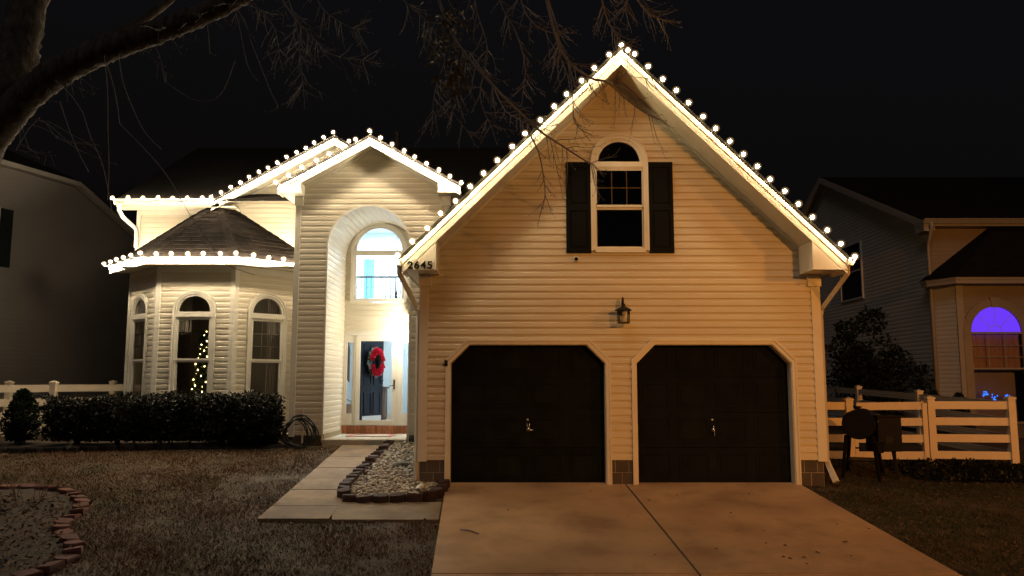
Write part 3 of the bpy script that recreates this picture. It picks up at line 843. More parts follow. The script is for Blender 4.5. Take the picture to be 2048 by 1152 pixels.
# ---- bay with three arched windows
BA, BB, BC_, BD = (-8.6,17.9), (-7.5,16.8), (-5.86,16.8), (-4.76,17.9)
bay = empty('bay', (-6.68, 17.2, .5), house)
BTOP = 4.03
facets = [(BA, BB), (BB, BC_), (BC_, BD)]
specs = [None]*3
for i, (a, b) in enumerate(facets):
    ln = math.hypot(b[0]-a[0], b[1]-a[1])
    f = Frame(a, (b[0]-a[0], b[1]-a[1]))
    uc = {0: ln*.47, 1: .815, 2: .76}[i]
    ar = {0: .355, 1: .37, 2: .37}[i]
    ab = 3.05
    siding(bay, f, .53, BTOP-.12, lambda q: .0, lambda q, ln=ln: ln, [arch_open(uc, ar+.05, .98, ab)], relief=.55)
    wbox(f, 0, ln, BTOP-.14, BTOP, -.01, .022).build('frieze', M_trim, bay)
    arched_window(bay, f, uc, 2*ar-.02, 1.0, ab-.13, ar, ab, 2.03 if i != 0 else 2.03, grid=(3,3), trim=.07)
    wbox(f, 0, ln, .2, .53, -.3, -.01).build('foundation', M_block, bay)
    # curtains inside
    for u0, u1 in (((uc-ar-.1, uc-ar*.38),) if i == 1 else ((uc-ar-.1, uc+ar+.1),) if i == 0 else ((uc+ar*.35, uc+ar+.12),)):
        cu = MB(); prev = None; nn = 24
        for k in range(nn+1):
            u = u0+(u1-u0)*k/nn; d = -.24+.02*math.sin(k*1.9)
            cur = (f.p(u, .7, d), f.p(u, 3.45, d))
            if prev: cu.quad(prev[0], cur[0], cur[1], prev[1])
            prev = cur
        cu.build('curtain', M_curtain, bay, smooth=True)
for (pt, bis) in ((BB, (-.38,-.92)), (BC_, (.38,-.92)), (BA, (-.9,-.4))):
    # mitred corner board
    mb = MB(); fA = {BB: Frame(BB, (1,-0.0)), BC_: Frame(BC_, (1,1)), BA: Frame(BA, (1,-1))}[pt]; fB = {BB: Frame(BB, (1,-1)), BC_: Frame(BC_, (1,0)), BA: Frame(BA, (0,-1))}[pt]
    wbox(fA, -.008, .085, .5, BTOP-.13, .0, .026, mb); wbox(fB, -.085, .008, .5, BTOP-.13, .0, .025, mb)
    mb.build('corner_board', M_trim, bay)
# dark room behind
mb = MB(); x0, x1, y0, y1, z0, z1 = -8.45, -4.6, 17.95, 21.5, .5, 4.0
mb.quad((x0,y1,z0),(x1,y1,z0),(x1,y1,z1),(x0,y1,z1)); mb.quad((x0,y0,z0),(x0,y1,z0),(x0,y1,z1),(x0,y0,z1)); mb.quad((x1,y0,z0),(x1,y1,z0),(x1,y1,z1),(x1,y0,z1)); mb.quad((-8.45,16.9,z0),(x1,16.9,z0),(x1,y1,z0),(x0,y1,z0)); mb.quad((-8.45,16.9,BTOP),(x1,16.9,BTOP),(x1,y1,BTOP),(x0,y1,BTOP))
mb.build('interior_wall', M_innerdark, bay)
rl_b = bpy.data.lights.new('bay_room_fill', 'POINT'); rl_b.energy = 3.5; rl_b.color = (1.0, .72, .42); rl_b.shadow_soft_size = .15  # unseen fill light, added to lift the dim room behind the bay
rlo = bpy.data.objects.new('bay_room_fill', rl_b); rlo.location = (-5.3, 19.4, 2.6); COL.objects.link(rlo)
# bay roof
br = empty('bay_roof', (-6.68, 17.2, 4.1), house)
BO = .35
eA, eB, eC, eD = Vector((-9.095,17.9,4.17)), Vector((-7.645,16.45,4.17)), Vector((-5.715,16.45,4.17)), Vector((-4.265,17.9,4.17))
AP = Vector((-6.68, 17.9, 5.72))
wA, wB, wC, wD = Vector((-8.6,17.9,4.02)), Vector((-7.5,16.8,4.02)), Vector((-5.86,16.8,4.02)), Vector((-4.76,17.9,4.02))
for a, b, wa, wb in ((eA,eB,wA,wB), (eB,eC,wB,wC), (eC,eD,wC,wD)):
    MB().poly([a, b, AP]).build('roof_plane', M_roof, br)
    lo = Vector((0,0,.16))
    nrm = (b-a).cross(Vector((0,0,1))).normalized()
    a2, b2 = a.copy(), b.copy()
    MB().prism([a-lo, b-lo, b-Vector((0,0,.01)), a-Vector((0,0,.01))], -nrm*.022).build('fascia', M_trim, br)
    MB().prism([a-Vector((0,0,.075))+nrm*.012, b-Vector((0,0,.075))+nrm*.012, b-Vector((0,0,.006))+nrm*.03, a-Vector((0,0,.006))+nrm*.03], -nrm*.011).build('drip_moulding', M_trim, br)
    MB().quad(Vector((a.x,a.y,4.02)), Vector((b.x,b.y,4.02)), wb, wa).build('soffit', M_soffit, br)
    # shingles, each a tapered slab
    eave = b-a; ln = eave.length; eu = eave.normalized()
    mid = (a+b)/2; up = AP-mid; up = (up - eu*up.dot(eu)); sl = up.length; uu = up.normalized(); nn_ = eu.cross(uu).normalized()
    if nn_.z < 0: nn_ = -nn_
    apu = (AP-a).dot(eu)
    ex = .142; row = 0; v = -.02
    def edge(v):
        t = max(0, min(1, v/sl)); return apu*t, ln+(apu-ln)*t
    while v < sl-.03:
        l0, r0 = edge(v); l1, r1 = edge(v+ex+.03)
        off = (row % 3)*.11 + random.uniform(-.02,.02)
        us = [l0]; u = math.floor(l0/.33)*.33+off
        while u < r0-.04:
            if u > l0+.04: us.append(u)
            u += .33
        us.append(r0)
        for k in range(len(us)-1):
            ua, ub = us[k]+.003, us[k+1]-.003
            ta = min(max(ua, l1), r1); tb = max(min(ub, r1), l1)
            if k == 0: ta = max(l1, min(ua + (l1-l0), tb))
            lift = random.uniform(.008,.016)
            P = lambda uu_, vv, d: a + eu*uu_ + uu*vv + nn_*d
            vt = v+ex+.03
            MB().hexa([P(ua,v,.001), P(ub,v,.001), P(tb,vt,.001), P(ta,vt,.001), P(ua,v,lift+.006), P(ub,v,lift+.006), P(tb,vt,.005), P(ta,vt,.005)]).build('shingle', M_shingle, br)
        v += ex; row += 1
for e in (eB, eC):
    d = AP-e; L_ = d.length; dn = d.normalized(); side = dn.cross(Vector((0,0,1))).normalized(); upn = side.cross(dn).normalized()
    k = 0; v = 0
    while v < L_-.05:
        for s in (-1, 1):
            pass
        p0 = e+dn*v+upn*.022; p1 = e+dn*min(L_, v+.2)+upn*.012
        wv = .125
        MB().prism([p0-side*wv-upn*.055, p0, p0+side*wv-upn*.055, p0+side*wv-upn*.047, p0+upn*.012, p0-side*wv-upn*.047], p1-p0).build('ridge_shingle', M_shingle, br)
        v += .15

# ---- lanterns on the house
def scroll_lantern(name, label, base, mats=M_iron, light=None, scale=1.0):
    t = tag(empty(name, base), label, 'lantern')
    bx_, by_, bz_ = base
    c = Vector((bx_, by_-.235, bz_))                       # body hangs clear of the wall
    MB().tube([(bx_, by_, bz_+.02), (bx_, by_-.018, bz_+.02)], [.055,.05], 12).build('back_plate', mats, t)
    # scroll arm in the vertical plane square to the wall
    pts = [Vector((bx_, by_-.018, bz_+.02))]
    for k in range(17):
        a = R(200) - k*R(17); r_ = .085
        pts.append(Vector((bx_, by_-.13 - r_*math.cos(a)*-1 if False else by_-.125 + r_*math.cos(R(20)+k*R(11)), bz_+.17 + r_*math.sin(R(20)+k*R(11)))))
    arm = [Vector((bx_, by_-.018, bz_+.03)), Vector((bx_, by_-.05, bz_+.10)), Vector((bx_, by_-.085, bz_+.19)), Vector((bx_, by_-.15, bz_+.235)), Vector((bx_, by_-.215, bz_+.215)), Vector((bx_, by_-.24, bz_+.165)), Vector((bx_, by_-.235, bz_+.12))]
    MB().tube(arm, .010, 6).build('scroll_arm', mats, t, smooth=True)
    curl = [Vector((bx_, by_-.12 + (.05-.002*k)*math.cos(k*.5), bz_+.165 + (.05-.002*k)*math.sin(k*.5))) for k in range(18)]
    MB().tube(curl, .007, 5).build('scroll_curl', mats, t, smooth=True)
    MB().tube([c+Vector((0,0,.13)), c+Vector((0,0,.085))], .03, 8).build('neck', mats, t)
    MB().lathe([(.02,.10),(.045,.085),(.115,.045),(.13,.03),(.125,.022),(0.01,.03)], c, 4 if False else 12).build('cap', mats, t)
    for k in range(4):
        a = k*math.pi/2+math.pi/4
        d = Vector((math.cos(a), math.sin(a), 0))
        MB().tube([c+d*.112+Vector((0,0,.03)), c+d*.104+Vector((0,0,-.15))], .0085, 4).build('post', mats, t)
    for k in range(4):
        a0, a1 = k*math.pi/2+math.pi/4, (k+1)*math.pi/2+math.pi/4
        p0, p1 = Vector((math.cos(a0), math.sin(a0), 0)), Vector((math.cos(a1), math.sin(a1), 0))
        MB().quad(c+p0*.104+Vector((0,0,-.15)), c+p1*.104+Vector((0,0,-.15)), c+p1*.110+Vector((0,0,.03)), c+p0*.110+Vector((0,0,.03))).build('pane', M_glass, t)
    MB().box(c+Vector((-.082,-.082,-.172)), c+Vector((.082,.082,-.15))).build('base', mats, t)
    MB().tube([c+Vector((0,0,-.15)), c+Vector((0,0,-.06))], .018, 8).build('lamp_holder', M_trim, t)
    MB().lathe([(0,-.06),(.02,-.055),(.026,-.02),(.016,.01),(0,.02)], c, 10).build('lamp', light or mat('frosted_bulb', (.6,.6,.58), .3), t, smooth=True)
    t.scale = (scale, scale, scale)
    return c
p = at(1243, 627, GY-.03)
scroll_lantern('wall_lantern', 'unlit black scroll-arm lantern on the wall between and above the garage doors', (p.x, GY-.016, p.z), scale=1.02)
c = scroll_lantern('porch_lantern', 'lit lantern on the inner porch wall to the right of the front door', (-2.15, BY-.02, 2.95), light=emit('porch_lamp_glow', (1,.84,.58), 60))
pl = bpy.data.lights.new('porch_lamp', 'POINT'); pl.energy = PORCH_POWER; pl.color = (1.0, .89, .70); pl.shadow_soft_size = .05
plo = bpy.data.objects.new('porch_lamp', pl); plo.location = c + Vector((0,-.22,-.2)); COL.objects.link(plo)

# security camera under the left shutter
sc_ = tag(empty('security_camera', at(1152, 519, GY-.02)), 'small white security camera under the left window shutter', 'camera')
c0 = at(1152, 519, GY-.016); c0.y = GY-.014
MB().tube([c0, c0+Vector((0,-.02,0))], .035, 12).build('mount', M_trim, sc_, smooth=True)
MB().tube([c0+Vector((0,-.02,0)), c0+Vector((0,-.05,0)), c0+Vector((0,-.065,0))], [.02,.045,.042], 12).build('housing', M_trim, sc_, smooth=True)
MB().tube([c0+Vector((0,-.0655,0)), c0+Vector((0,-.075,0))], [.030,.022], 12).build('lens', M_black, sc_, smooth=True)

# ------------------------------------------------------------------ strings of lights along the roof edges
def bulb_mesh(strength, colour=BULBC):
    mb = MB(); n = 8; k = .70
    mb.lathe([(r_*k, z_*k) for r_, z_ in ((.001,-.040),(.020,-.034),(.036,-.016),(.039,.002),(.033,.022),(.018,.036),(.001,.040))], (0,0,0), n)
    return mb.mesh('bulb', emit('bulb_glow', colour, strength*BULB_STRENGTH*1.6), True)
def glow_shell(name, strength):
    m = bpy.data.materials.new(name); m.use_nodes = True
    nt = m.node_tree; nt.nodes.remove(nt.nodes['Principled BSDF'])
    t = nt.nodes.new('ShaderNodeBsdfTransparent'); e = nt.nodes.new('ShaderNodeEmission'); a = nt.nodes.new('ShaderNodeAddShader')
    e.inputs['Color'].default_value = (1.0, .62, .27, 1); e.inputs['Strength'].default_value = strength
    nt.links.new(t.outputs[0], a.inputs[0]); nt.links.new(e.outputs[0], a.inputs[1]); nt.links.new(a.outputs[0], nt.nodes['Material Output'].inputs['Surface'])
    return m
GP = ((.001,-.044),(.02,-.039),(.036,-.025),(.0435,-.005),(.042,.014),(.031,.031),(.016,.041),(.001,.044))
outer_halo_me = MB().lathe([(r_*1.42, z_*1.42) for r_, z_ in GP], (0,0,0), 12).mesh('outer_halo', glow_shell('outer_halo_glow', .085), True)  # oversized shell with faint added emission, imitates the halo around a bulb
inner_halo_me = MB().lathe([(r_*.98, z_*.98) for r_, z_ in GP], (0,0,0), 12).mesh('inner_halo', glow_shell('inner_halo_glow', .26), True)  # smaller shell of the same added halo, a little brighter
sock_me = MB().tube([(0,0,-.072),(0,0,-.036)], .015, 6).mesh('socket', M_wirecord)
def light_string(label, strength, runs, sag=.02, colour=BULBC):
    powers = strength if isinstance(strength, (list, tuple)) else [strength]*len(runs)
    t = tag(empty('light_string', runs[0][0][0]), label, 'light string', 'warm white light strings on the roof edges')
    for k, (pts, lean) in enumerate(runs):
        wire = []; bulb_me = bulb_mesh(powers[k], colour)
        for j, p_ in enumerate(pts):
            p_ = Vector(p_) + Vector((random.uniform(-.012,.012), random.uniform(-.01,.01), random.uniform(-.008,.012)))
            ax = Vector(lean).normalized()
            q = Vector((0,0,1)).rotation_difference((ax + Vector((random.uniform(-.25,.25), random.uniform(-.15,.15), random.uniform(-.1,.1)))).normalized())
            b = link_mesh('bulb', bulb_me, t, Matrix.Translation(p_) @ q.to_matrix().to_4x4())
            link_mesh('inner_halo', inner_halo_me, b, Matrix.Translation(p_) @ q.to_matrix().to_4x4())
            link_mesh('outer_halo', outer_halo_me, b, Matrix.Translation(p_) @ q.to_matrix().to_4x4())
            s = link_mesh('socket', sock_me, b, Matrix.Translation(p_) @ q.to_matrix().to_4x4())
            base = p_ + q @ Vector((0,0,-.07))
            if wire:
                m_ = (wire[-1]+base)/2 + Vector((0, 0, -random.uniform(.3,1.6)*sag)); wire.append(m_)
            wire.append(base)
        MB().tube(wire, .0065, 5).build('cord', M_wirecord, t)
    return t
def run(a, b, n, skip0=False, skip1=False):
    a, b = Vector(a), Vector(b); ks = range(1 if skip0 else 0, n if not skip1 else n-1)
    return [a.lerp(b, k/(n-1)) for k in ks]
FW = .14
def rake_run(cx, yf, apex, sl, tip, s, n, dz=.07, fw=None):
    y = yf-(fw or FW)
    pts = [Vector((cx+s*tip*(1-k/n), y, apex+dz-sl*tip*(1-k/n))) for k in range(n)]
    return pts
upl = (-.45,-.55,.75); upr = (.45,-.55,.75)
light_string('warm white bulb string along both edges of the steep garage gable', (185.0, 112.0),
             [(rake_run(GC, GF, G_APEX, G_SL, G_TIP+.04, -1, 16) + [Vector((GC, GF-FW, G_APEX+.03)), Vector((GC+.10, GF-FW, G_APEX-.06))], upl),
              (rake_run(GC, GF, G_APEX, G_SL, G_TIP+.06, 1, 17), upr)], colour=(1.0, .77, .42))
light_string('warm white bulb string along the small gable above the arched entry', 640.0,
             [(rake_run(TC, TY-.35, T_APEX, T_SL, 1.85, -1, 7) + [Vector((TC, TY-.35-FW, T_APEX+.10))], upl),
              (rake_run(TC, TY-.35, T_APEX, T_SL, 1.87, 1, 8), upr)])
light_string('warm white bulb string along the set-back upper gable behind the entry gable', 420.0,
             [(rake_run(B_C, BY-.35, B_APEX, B_SL, 2.66, -1, 13) + [Vector((B_C, BY-.35-FW, B_APEX+.09))], upl),
              ([Vector((B_C+.35*k, BY-.35-FW, B_APEX+.085-B_SL*.35*k)) for k in (1, 1.9)], upr)])
light_string('warm white bulb string along the short straight gutter of the upper left roof', 700.0,
             [([Vector((RX0-.03+k*.335, RY0-.13, EAVE+.045)) for k in range(7)], (0,-.4,1))])
light_string('warm white bulb string along the eave of the windowed bay roof', 1000.0,
             [(run(eA+Vector((-.06,-.14,.04)), eB+Vector((-.08,-.15,.04)), 6, skip1=True) + run(eB+Vector((-.03,-.16,.04)), eC+Vector((.03,-.16,.04)), 7) + run(eC+Vector((.08,-.15,.04)), Vector((-4.45,17.70-.15,4.21)), 6, skip0=True), (0,-.6,.8))])

# ------------------------------------------------------------------ wreath, mat, hose
wr_ = tag(empty('wreath', fdF.p(.42, 2.04, .06)), 'round wreath of red poinsettias hanging on the dark front door', 'wreath')
wc = fdF.p(.44, 2.03, .07)
ring = [wc + fdF.u*(.21*math.cos(a*math.pi/12)) + Vector((0,0,.25*math.sin(a*math.pi/12))) for a in range(24)]
MB().tube(ring, .06, 7, closed=True).build('ring', M_green, wr_)
rg = random.Random(11)
for k in range(19):
    a = 2*math.pi*k/19 + rg.uniform(-.12,.12)
    if k in (0, 9, 10): continue
    c0 = wc + fdF.u*(.215*math.cos(a)) + Vector((0,0,.25*math.sin(a))) + fdF.n*.06
    mb = MB()
    for j in range(12):
        b = 2*math.pi*j/12+rg.uniform(-.2,.2); r_ = rg.uniform(.075,.115)
        d = fdF.u*math.cos(b) + Vector((0,0,math.sin(b))); e = fdF.u*-math.sin(b) + Vector((0,0,math.cos(b)))
        h = fdF.n*rg.uniform(.0,.06)
        mb.quad(c0+d*.005, c0+d*r_*.55+e*r_*.3+h*.6, c0+d*r_+h*.4, c0+d*r_*.55-e*r_*.3+h*.9)
    mb.build('poinsettia', M_red, wr_)
mb = MB()
for k in range(90):
    a = rg.uniform(0, 2*math.pi); c0 = wc + fdF.u*(.22*math.cos(a)) + Vector((0,0,.26*math.sin(a))) + fdF.n*rg.uniform(.0,.07)
    b = a + rg.uniform(-1,1); d = (fdF.u*math.cos(b)+Vector((0,0,math.sin(b)))); e = fdF.u*-math.sin(b)+Vector((0,0,math.cos(b))); r_ = rg.uniform(.06,.13)
    mb.quad(c0, c0+d*r_*.5+e*.022, c0+d*r_, c0+d*r_*.5-e*.022)
mb.build('leaf_sprays', M_silver, wr_)

dm = tag(empty('doormat', (-3.0, 17.2, PF)), 'tan doormat with red border stripe on the porch before the door', 'doormat')
MB().box((-3.44, 16.75, PF+.002), (-2.50, 17.45, PF+.016)).build('mat', M_mat, dm)
mb = MB()
for a, b in (((-3.41,16.79),(-2.53,16.83)), ((-3.41,17.37),(-2.53,17.41)), ((-3.41,16.83),(-3.37,17.37)), ((-2.57,16.83),(-2.53,17.37))):
    mb.box((*a, PF+.016), (*b, PF+.0185))
mb.build('border_stripe', mat('red_stripe', (.55,.05,.04), .9, .2, 30), dm)

hz_y = 15.86
hb = at(604, 890, hz_y); hx = hb.x; hz0 = gz(hx, hz_y)
st_ = tag(empty('hose_stake', (hx, hz_y, hz0)), 'pale metal hose stake standing beside the entry pillar', 'hose stake')
MB().box((hx-.016, hz_y-.012, hz0-.1), (hx+.016, hz_y+.012, hz0+.70)).build('post', M_fence, st_)
MB().tube([(hx,hz_y,hz0+.43),(hx-.06,hz_y-.05,hz0+.44),(hx-.14,hz_y-.06,hz0+.43)], [.018,.014,.02], 8).build('spigot', M_steel, st_, smooth=True)
MB().tube([(hx-.2,hz_y,hz0+.57),(hx+.08,hz_y,hz0+.60)], .014, 6).build('hanger_bar', M_iron, st_)
hs_ = tag(empty('garden_hose', (hx-.06, hz_y-.04, hz0)), 'black garden hose looped over the stake beside the entry pillar', 'hose')
rg = random.Random(5)
for k in range(9):
    w0 = rg.uniform(.20,.32); hh = rg.uniform(.50,.62); cx = hx-.08+rg.uniform(-.06,.06); yy = hz_y-.03-k*.014
    lp = []
    for j in range(28):
        a = 2*math.pi*j/28
        x_ = w0*math.sin(a)*(1.0 - .25*math.cos(a)); z_ = hz0+.02 + hh*.5*(1+math.cos(a))
        lp.append((cx+x_+.02*rg.random(), yy+.05*math.sin(a*2+k), z_))
    MB().tube(lp, .0125, 6, closed=True).build('loop', M_hose, hs_, smooth=True)
lp = [(hx+.25*math.cos(a*.35)-.1, hz_y-.2+.14*math.sin(a*.35), gz(hx,hz_y-.2)+.035) for a in range(34)] + [(hx-.5,hz_y-.3,gz(0,hz_y-.3)+.03),(hx-.8,hz_y-.25,gz(0,hz_y-.25)+.03)]
MB().tube(lp, .0125, 6).build('loose_end', M_hose, hs_, smooth=True)

# ------------------------------------------------------------------ plants
def leaf_cloud(mb, n, fn, size, rg, flat=.5):
    for _ in range(n):
        c, nrm = fn(rg)
        d = Vector((rg.gauss(0,1), rg.gauss(0,1), rg.gauss(0,1)*flat)).normalized()
        if nrm is not None: d = (d + nrm*.6).normalized()
        e = d.cross(Vector((rg.gauss(0,1), rg.gauss(0,1), rg.gauss(0,1)))).normalized()
        s = size*rg.uniform(.6,1.3)
        mb.quad(c, c+d*s*.5+e*s*.28, c+d*s, c+d*s*.5-e*s*.28)
def hedge_shrub(cx, cy, w, dpt, h, label, seed, n=3600):
    rg = random.Random(seed); z0 = gz(cx, cy)
    t = tag(empty('hedge_shrub', (cx, cy, z0)), label, 'shrub', 'clipped hedge in front of the bay windows')
    ph = [rg.uniform(0,6.28) for _ in range(4)]
    def top(x, y): return z0+h + .035*math.sin(x*5+ph[0]) + .03*math.sin(y*7+ph[1]) + .03*math.sin(x*13+ph[2])
    def fn(rg):
        # points on a rounded box shell with depth
        while True:
            x, y, z = rg.uniform(-1,1), rg.uniform(-1,1), rg.uniform(.12,1)
            q = (abs(x)**4 + abs(y)**4 + abs(2*z-1.1)**4)**.25
            if .8 < q < 1.0 + rg.random()*.06: break
        px, py = cx+x*w/2, cy+y*dpt/2
        return Vector((px, py, z0 + z*(top(px,py)-z0))), Vector((x,y,z-.5)).normalized()
    mb = MB(); leaf_cloud(mb, n, fn, .065, rg)
    def sprig(rg):
        px, py = cx+rg.uniform(-.5,.5)*w, cy+rg.uniform(-.45,.45)*dpt
        return Vector((px, py, top(px,py)+rg.uniform(-.06,.06))), Vector((0,0,1))
    leaf_cloud(mb, n//4, sprig, .055, rg)
    # inner leaf mass
    def inner(rg): return Vector((cx+rg.uniform(-.42,.42)*w, cy+rg.uniform(-.4,.4)*dpt, z0+h*rg.uniform(.2,.9))), None
    leaf_cloud(mb, n//3, inner, .13, rg)
    mb.build('foliage', M_hedge, t)
    for k in range(4):
        a = rg.uniform(0,6.28); MB().tube([(cx+.05*math.cos(a), cy+.05*math.sin(a), z0-.03), (cx+.14*math.cos(a), cy+.1*math.sin(a), z0+h*.3), (cx+w*.3*math.cos(a), cy+dpt*.3*math.sin(a), z0+h*.75)], [.022,.016,.008], 5).build('stem', M_stem, t)
hl = ['clipped evergreen hedge shrub at the left end, beside the white fence', 'clipped hedge shrub second from left, below the left bay window', 'clipped hedge shrub in the middle, below the lit tree window', 'clipped hedge shrub second from right, below the right bay window', 'open-stemmed hedge shrub at the right end, beside the hose']
for k in range(5):
    hedge_shrub(-8.62+k*.885, 16.02, 1.08 if k < 4 else .98, .85, (.86,.89,.92,.91,.92)[k], hl[k], 40+k)

def cone_shrub(name, label, c, r, h, n, seed, m, size=.08, egg=.55, cat='shrub'):
    rg = random.Random(seed); t = tag(empty(name, c), label, cat)
    cx, cy, z0 = c
    def fn(rg):
        z = rg.random()**.9; a = rg.uniform(0, 6.283)
        rr = r*math.sin(math.pi*min(1, (z*.86+.14)))**egg * (1-.35*z) * (rg.uniform(.72,1.04)) * (1+.12*math.sin(3*a+z*9))
        return Vector((cx+rr*math.cos(a), cy+rr*math.sin(a), z0+.05+z*h)), Vector((math.cos(a)*.5, math.sin(a)*.5, .8))
    mb = MB(); leaf_cloud(mb, n, fn, size, rg); 
    def inner(rg):
        z = rg.random(); a = rg.uniform(0,6.283); rr = r*.6*rg.random()*(1-.5*z); return Vector((cx+rr*math.cos(a), cy+rr*math.sin(a), z0+.05+z*h*.9)), None
    leaf_cloud(mb, n//3, inner, size*1.8, rg)
    mb.build('foliage', m, t)
    MB().tube([(cx,cy,z0-.05),(cx,cy,z0+h*.7)], [.04,.012], 6).build('trunk', M_stem, t)
    return t
p = on_ground(40, 886); cone_shrub('conical_shrub', 'small egg-shaped evergreen shrub left of the hedge, before the fence', (p.x, p.y, p.z), .36, 1.0, 3500, 60, M_conifer, .06)
# big dark evergreen by the right neighbour's wall
eb = tag(empty('evergreen_bush', (10.15, 22.9, .3)), 'tall dark loose evergreen bush against the right neighbour wall', 'bush')
rg = random.Random(61); ebm = MB()
lobes = [(rg.gauss(0,.52), rg.gauss(0,.35), rg.uniform(.5,2.5), rg.uniform(.35,.62)) for _ in range(17)] + [(.15,0,3.0,.34), (-.55,0,2.75,.28)]
def lobe_pt(rg):
    lx, ly, lz, lr = rg.choice(lobes); d = Vector((rg.gauss(0,1), rg.gauss(0,1), rg.gauss(0,1))).normalized(); r_ = lr*rg.uniform(.55,1.12)
    return Vector((10.15+lx, 22.9+ly, .3+lz)) + d*r_, d
leaf_cloud(ebm, 6500, lobe_pt, .13, rg)
for _ in range(60):
    c_, d_ = lobe_pt(rg); d_ = (d_ + Vector((0,0,.7))).normalized(); L_ = rg.uniform(.15,.4)
    for q in range(7):
        p_ = c_ + d_*L_*q/6; e_ = Vector((rg.gauss(0,1), rg.gauss(0,1), rg.gauss(0,.5))).normalized()
        ebm.quad(p_, p_+e_*.06+d_*.02, p_+e_*.12+d_*.05, p_+e_*.05+d_*.06)
ebm.build('foliage', M_conifer, eb)
for lx, ly, lz, lr in lobes[:9]:
    MB().tube([(10.15+lx*.1, 22.9+ly*.1, .25), (10.15+lx*.5, 22.9+ly*.5, .3+lz*.5), (10.15+lx, 22.9+ly, .3+lz)], [.03,.022,.01], 5).build('stem', M_stem, eb)
for k, (px, Y, r_) in enumerate(((1868, 19.6, .3), (1918, 19.4, .26))):
    q = at(px, 800, Y); cone_shrub('low_shrub', ('round low shrub below the neighbour downspout, behind the side fence', 'round low shrub below the purple window, behind the side fence')[k], (q.x, Y, .3), r_, 1.0 if k == 0 else .95, 1100, 70+k, M_conifer, .07, .5)
p = on_ground(135, 905)
wd = tag(empty('weed_stalk', p), 'thin pale-leaved weed stalk in the dark bed before the hedge', 'weed')
MB().tube([p, p+Vector((.03,0,.12)), p+Vector((.09,0,.24))], .004, 4).build('stalk', M_green, wd)
mb = MB()
for k in range(7):
    c0 = p+Vector((.02+.011*k, -.005, .1+.022*k)); s = 1 if k % 2 else -1
    mb.quad(c0, c0+Vector((.022*s,-.01,.0)), c0+Vector((.035*s,-.01,-.03)), c0+Vector((.008*s,0,-.03)))
mb.build('leaves', mat('pale_leaf', (.35,.36,.30), .5), wd)
# ------------------------------------------------------------------ Christmas tree inside the bay
xt = tag(empty('christmas_tree', (-6.80, 17.75, .5)), 'narrow Christmas tree with fairy lights inside the middle bay window', 'christmas tree')
cx, cy, z0, hh = -6.80, 17.75, .55, 2.15
rg = random.Random(21); mb = MB()
def fn(rg):
    z = rg.random()**1.3; a = rg.uniform(0,6.283); rr = .27*(1-z)*rg.uniform(.3,1.05)+.03
    return Vector((cx+rr*math.cos(a), cy+rr*math.sin(a), z0+.15+z*(hh-.15))), Vector((math.cos(a), math.sin(a), .1))
leaf_cloud(mb, 3000, fn, .085, rg)
mb.build('needles', mat('tree_needles', (.03,.05,.015), .6, .3, 20), xt)
MB().tube([(cx,cy,z0-.04),(cx,cy,z0+hh*.8)], [.03,.01], 6).build('trunk', M_stem, xt)
fm_ = MB().lathe([(.001,-.016),(.013,-.008),(.013,.008),(.001,.016)], (0,0,0), 6).mesh('fairy_light', M_fairy)
for k in range(74):
    z = (k+.5)/74; a = k*2.4; rr = .27*(1-z)+.05
    link_mesh('fairy_light', fm_, xt, Matrix.Translation((cx+rr*math.cos(a)+rg.uniform(-.03,.03), cy+rr*math.sin(a), z0+.2+z*(hh-.2))))
vs = tag(empty('vase', (-5.15, 17.75, 1.2)), 'white bowl on a sill table inside the right bay window', 'vase')
q = at(525, 793, 18.0)
MB().lathe([(0,-.10),(.07,-.10),(.12,-.05),(.13,.0),(.10,.05),(.06,.06),(0.0,.05)], q, 14).build('bowl', mat('white_china', (.7,.7,.68), .3), vs, smooth=True)
MB().lathe([(.35,-.13),(.35,-.10),(0,-.10)], q, 16).build('stand_top', M_wood, vs); MB().tube([q+Vector((0,0,-.13)), Vector((q.x,q.y,.5))], .04, 8).build('stand_leg', M_wood, vs)

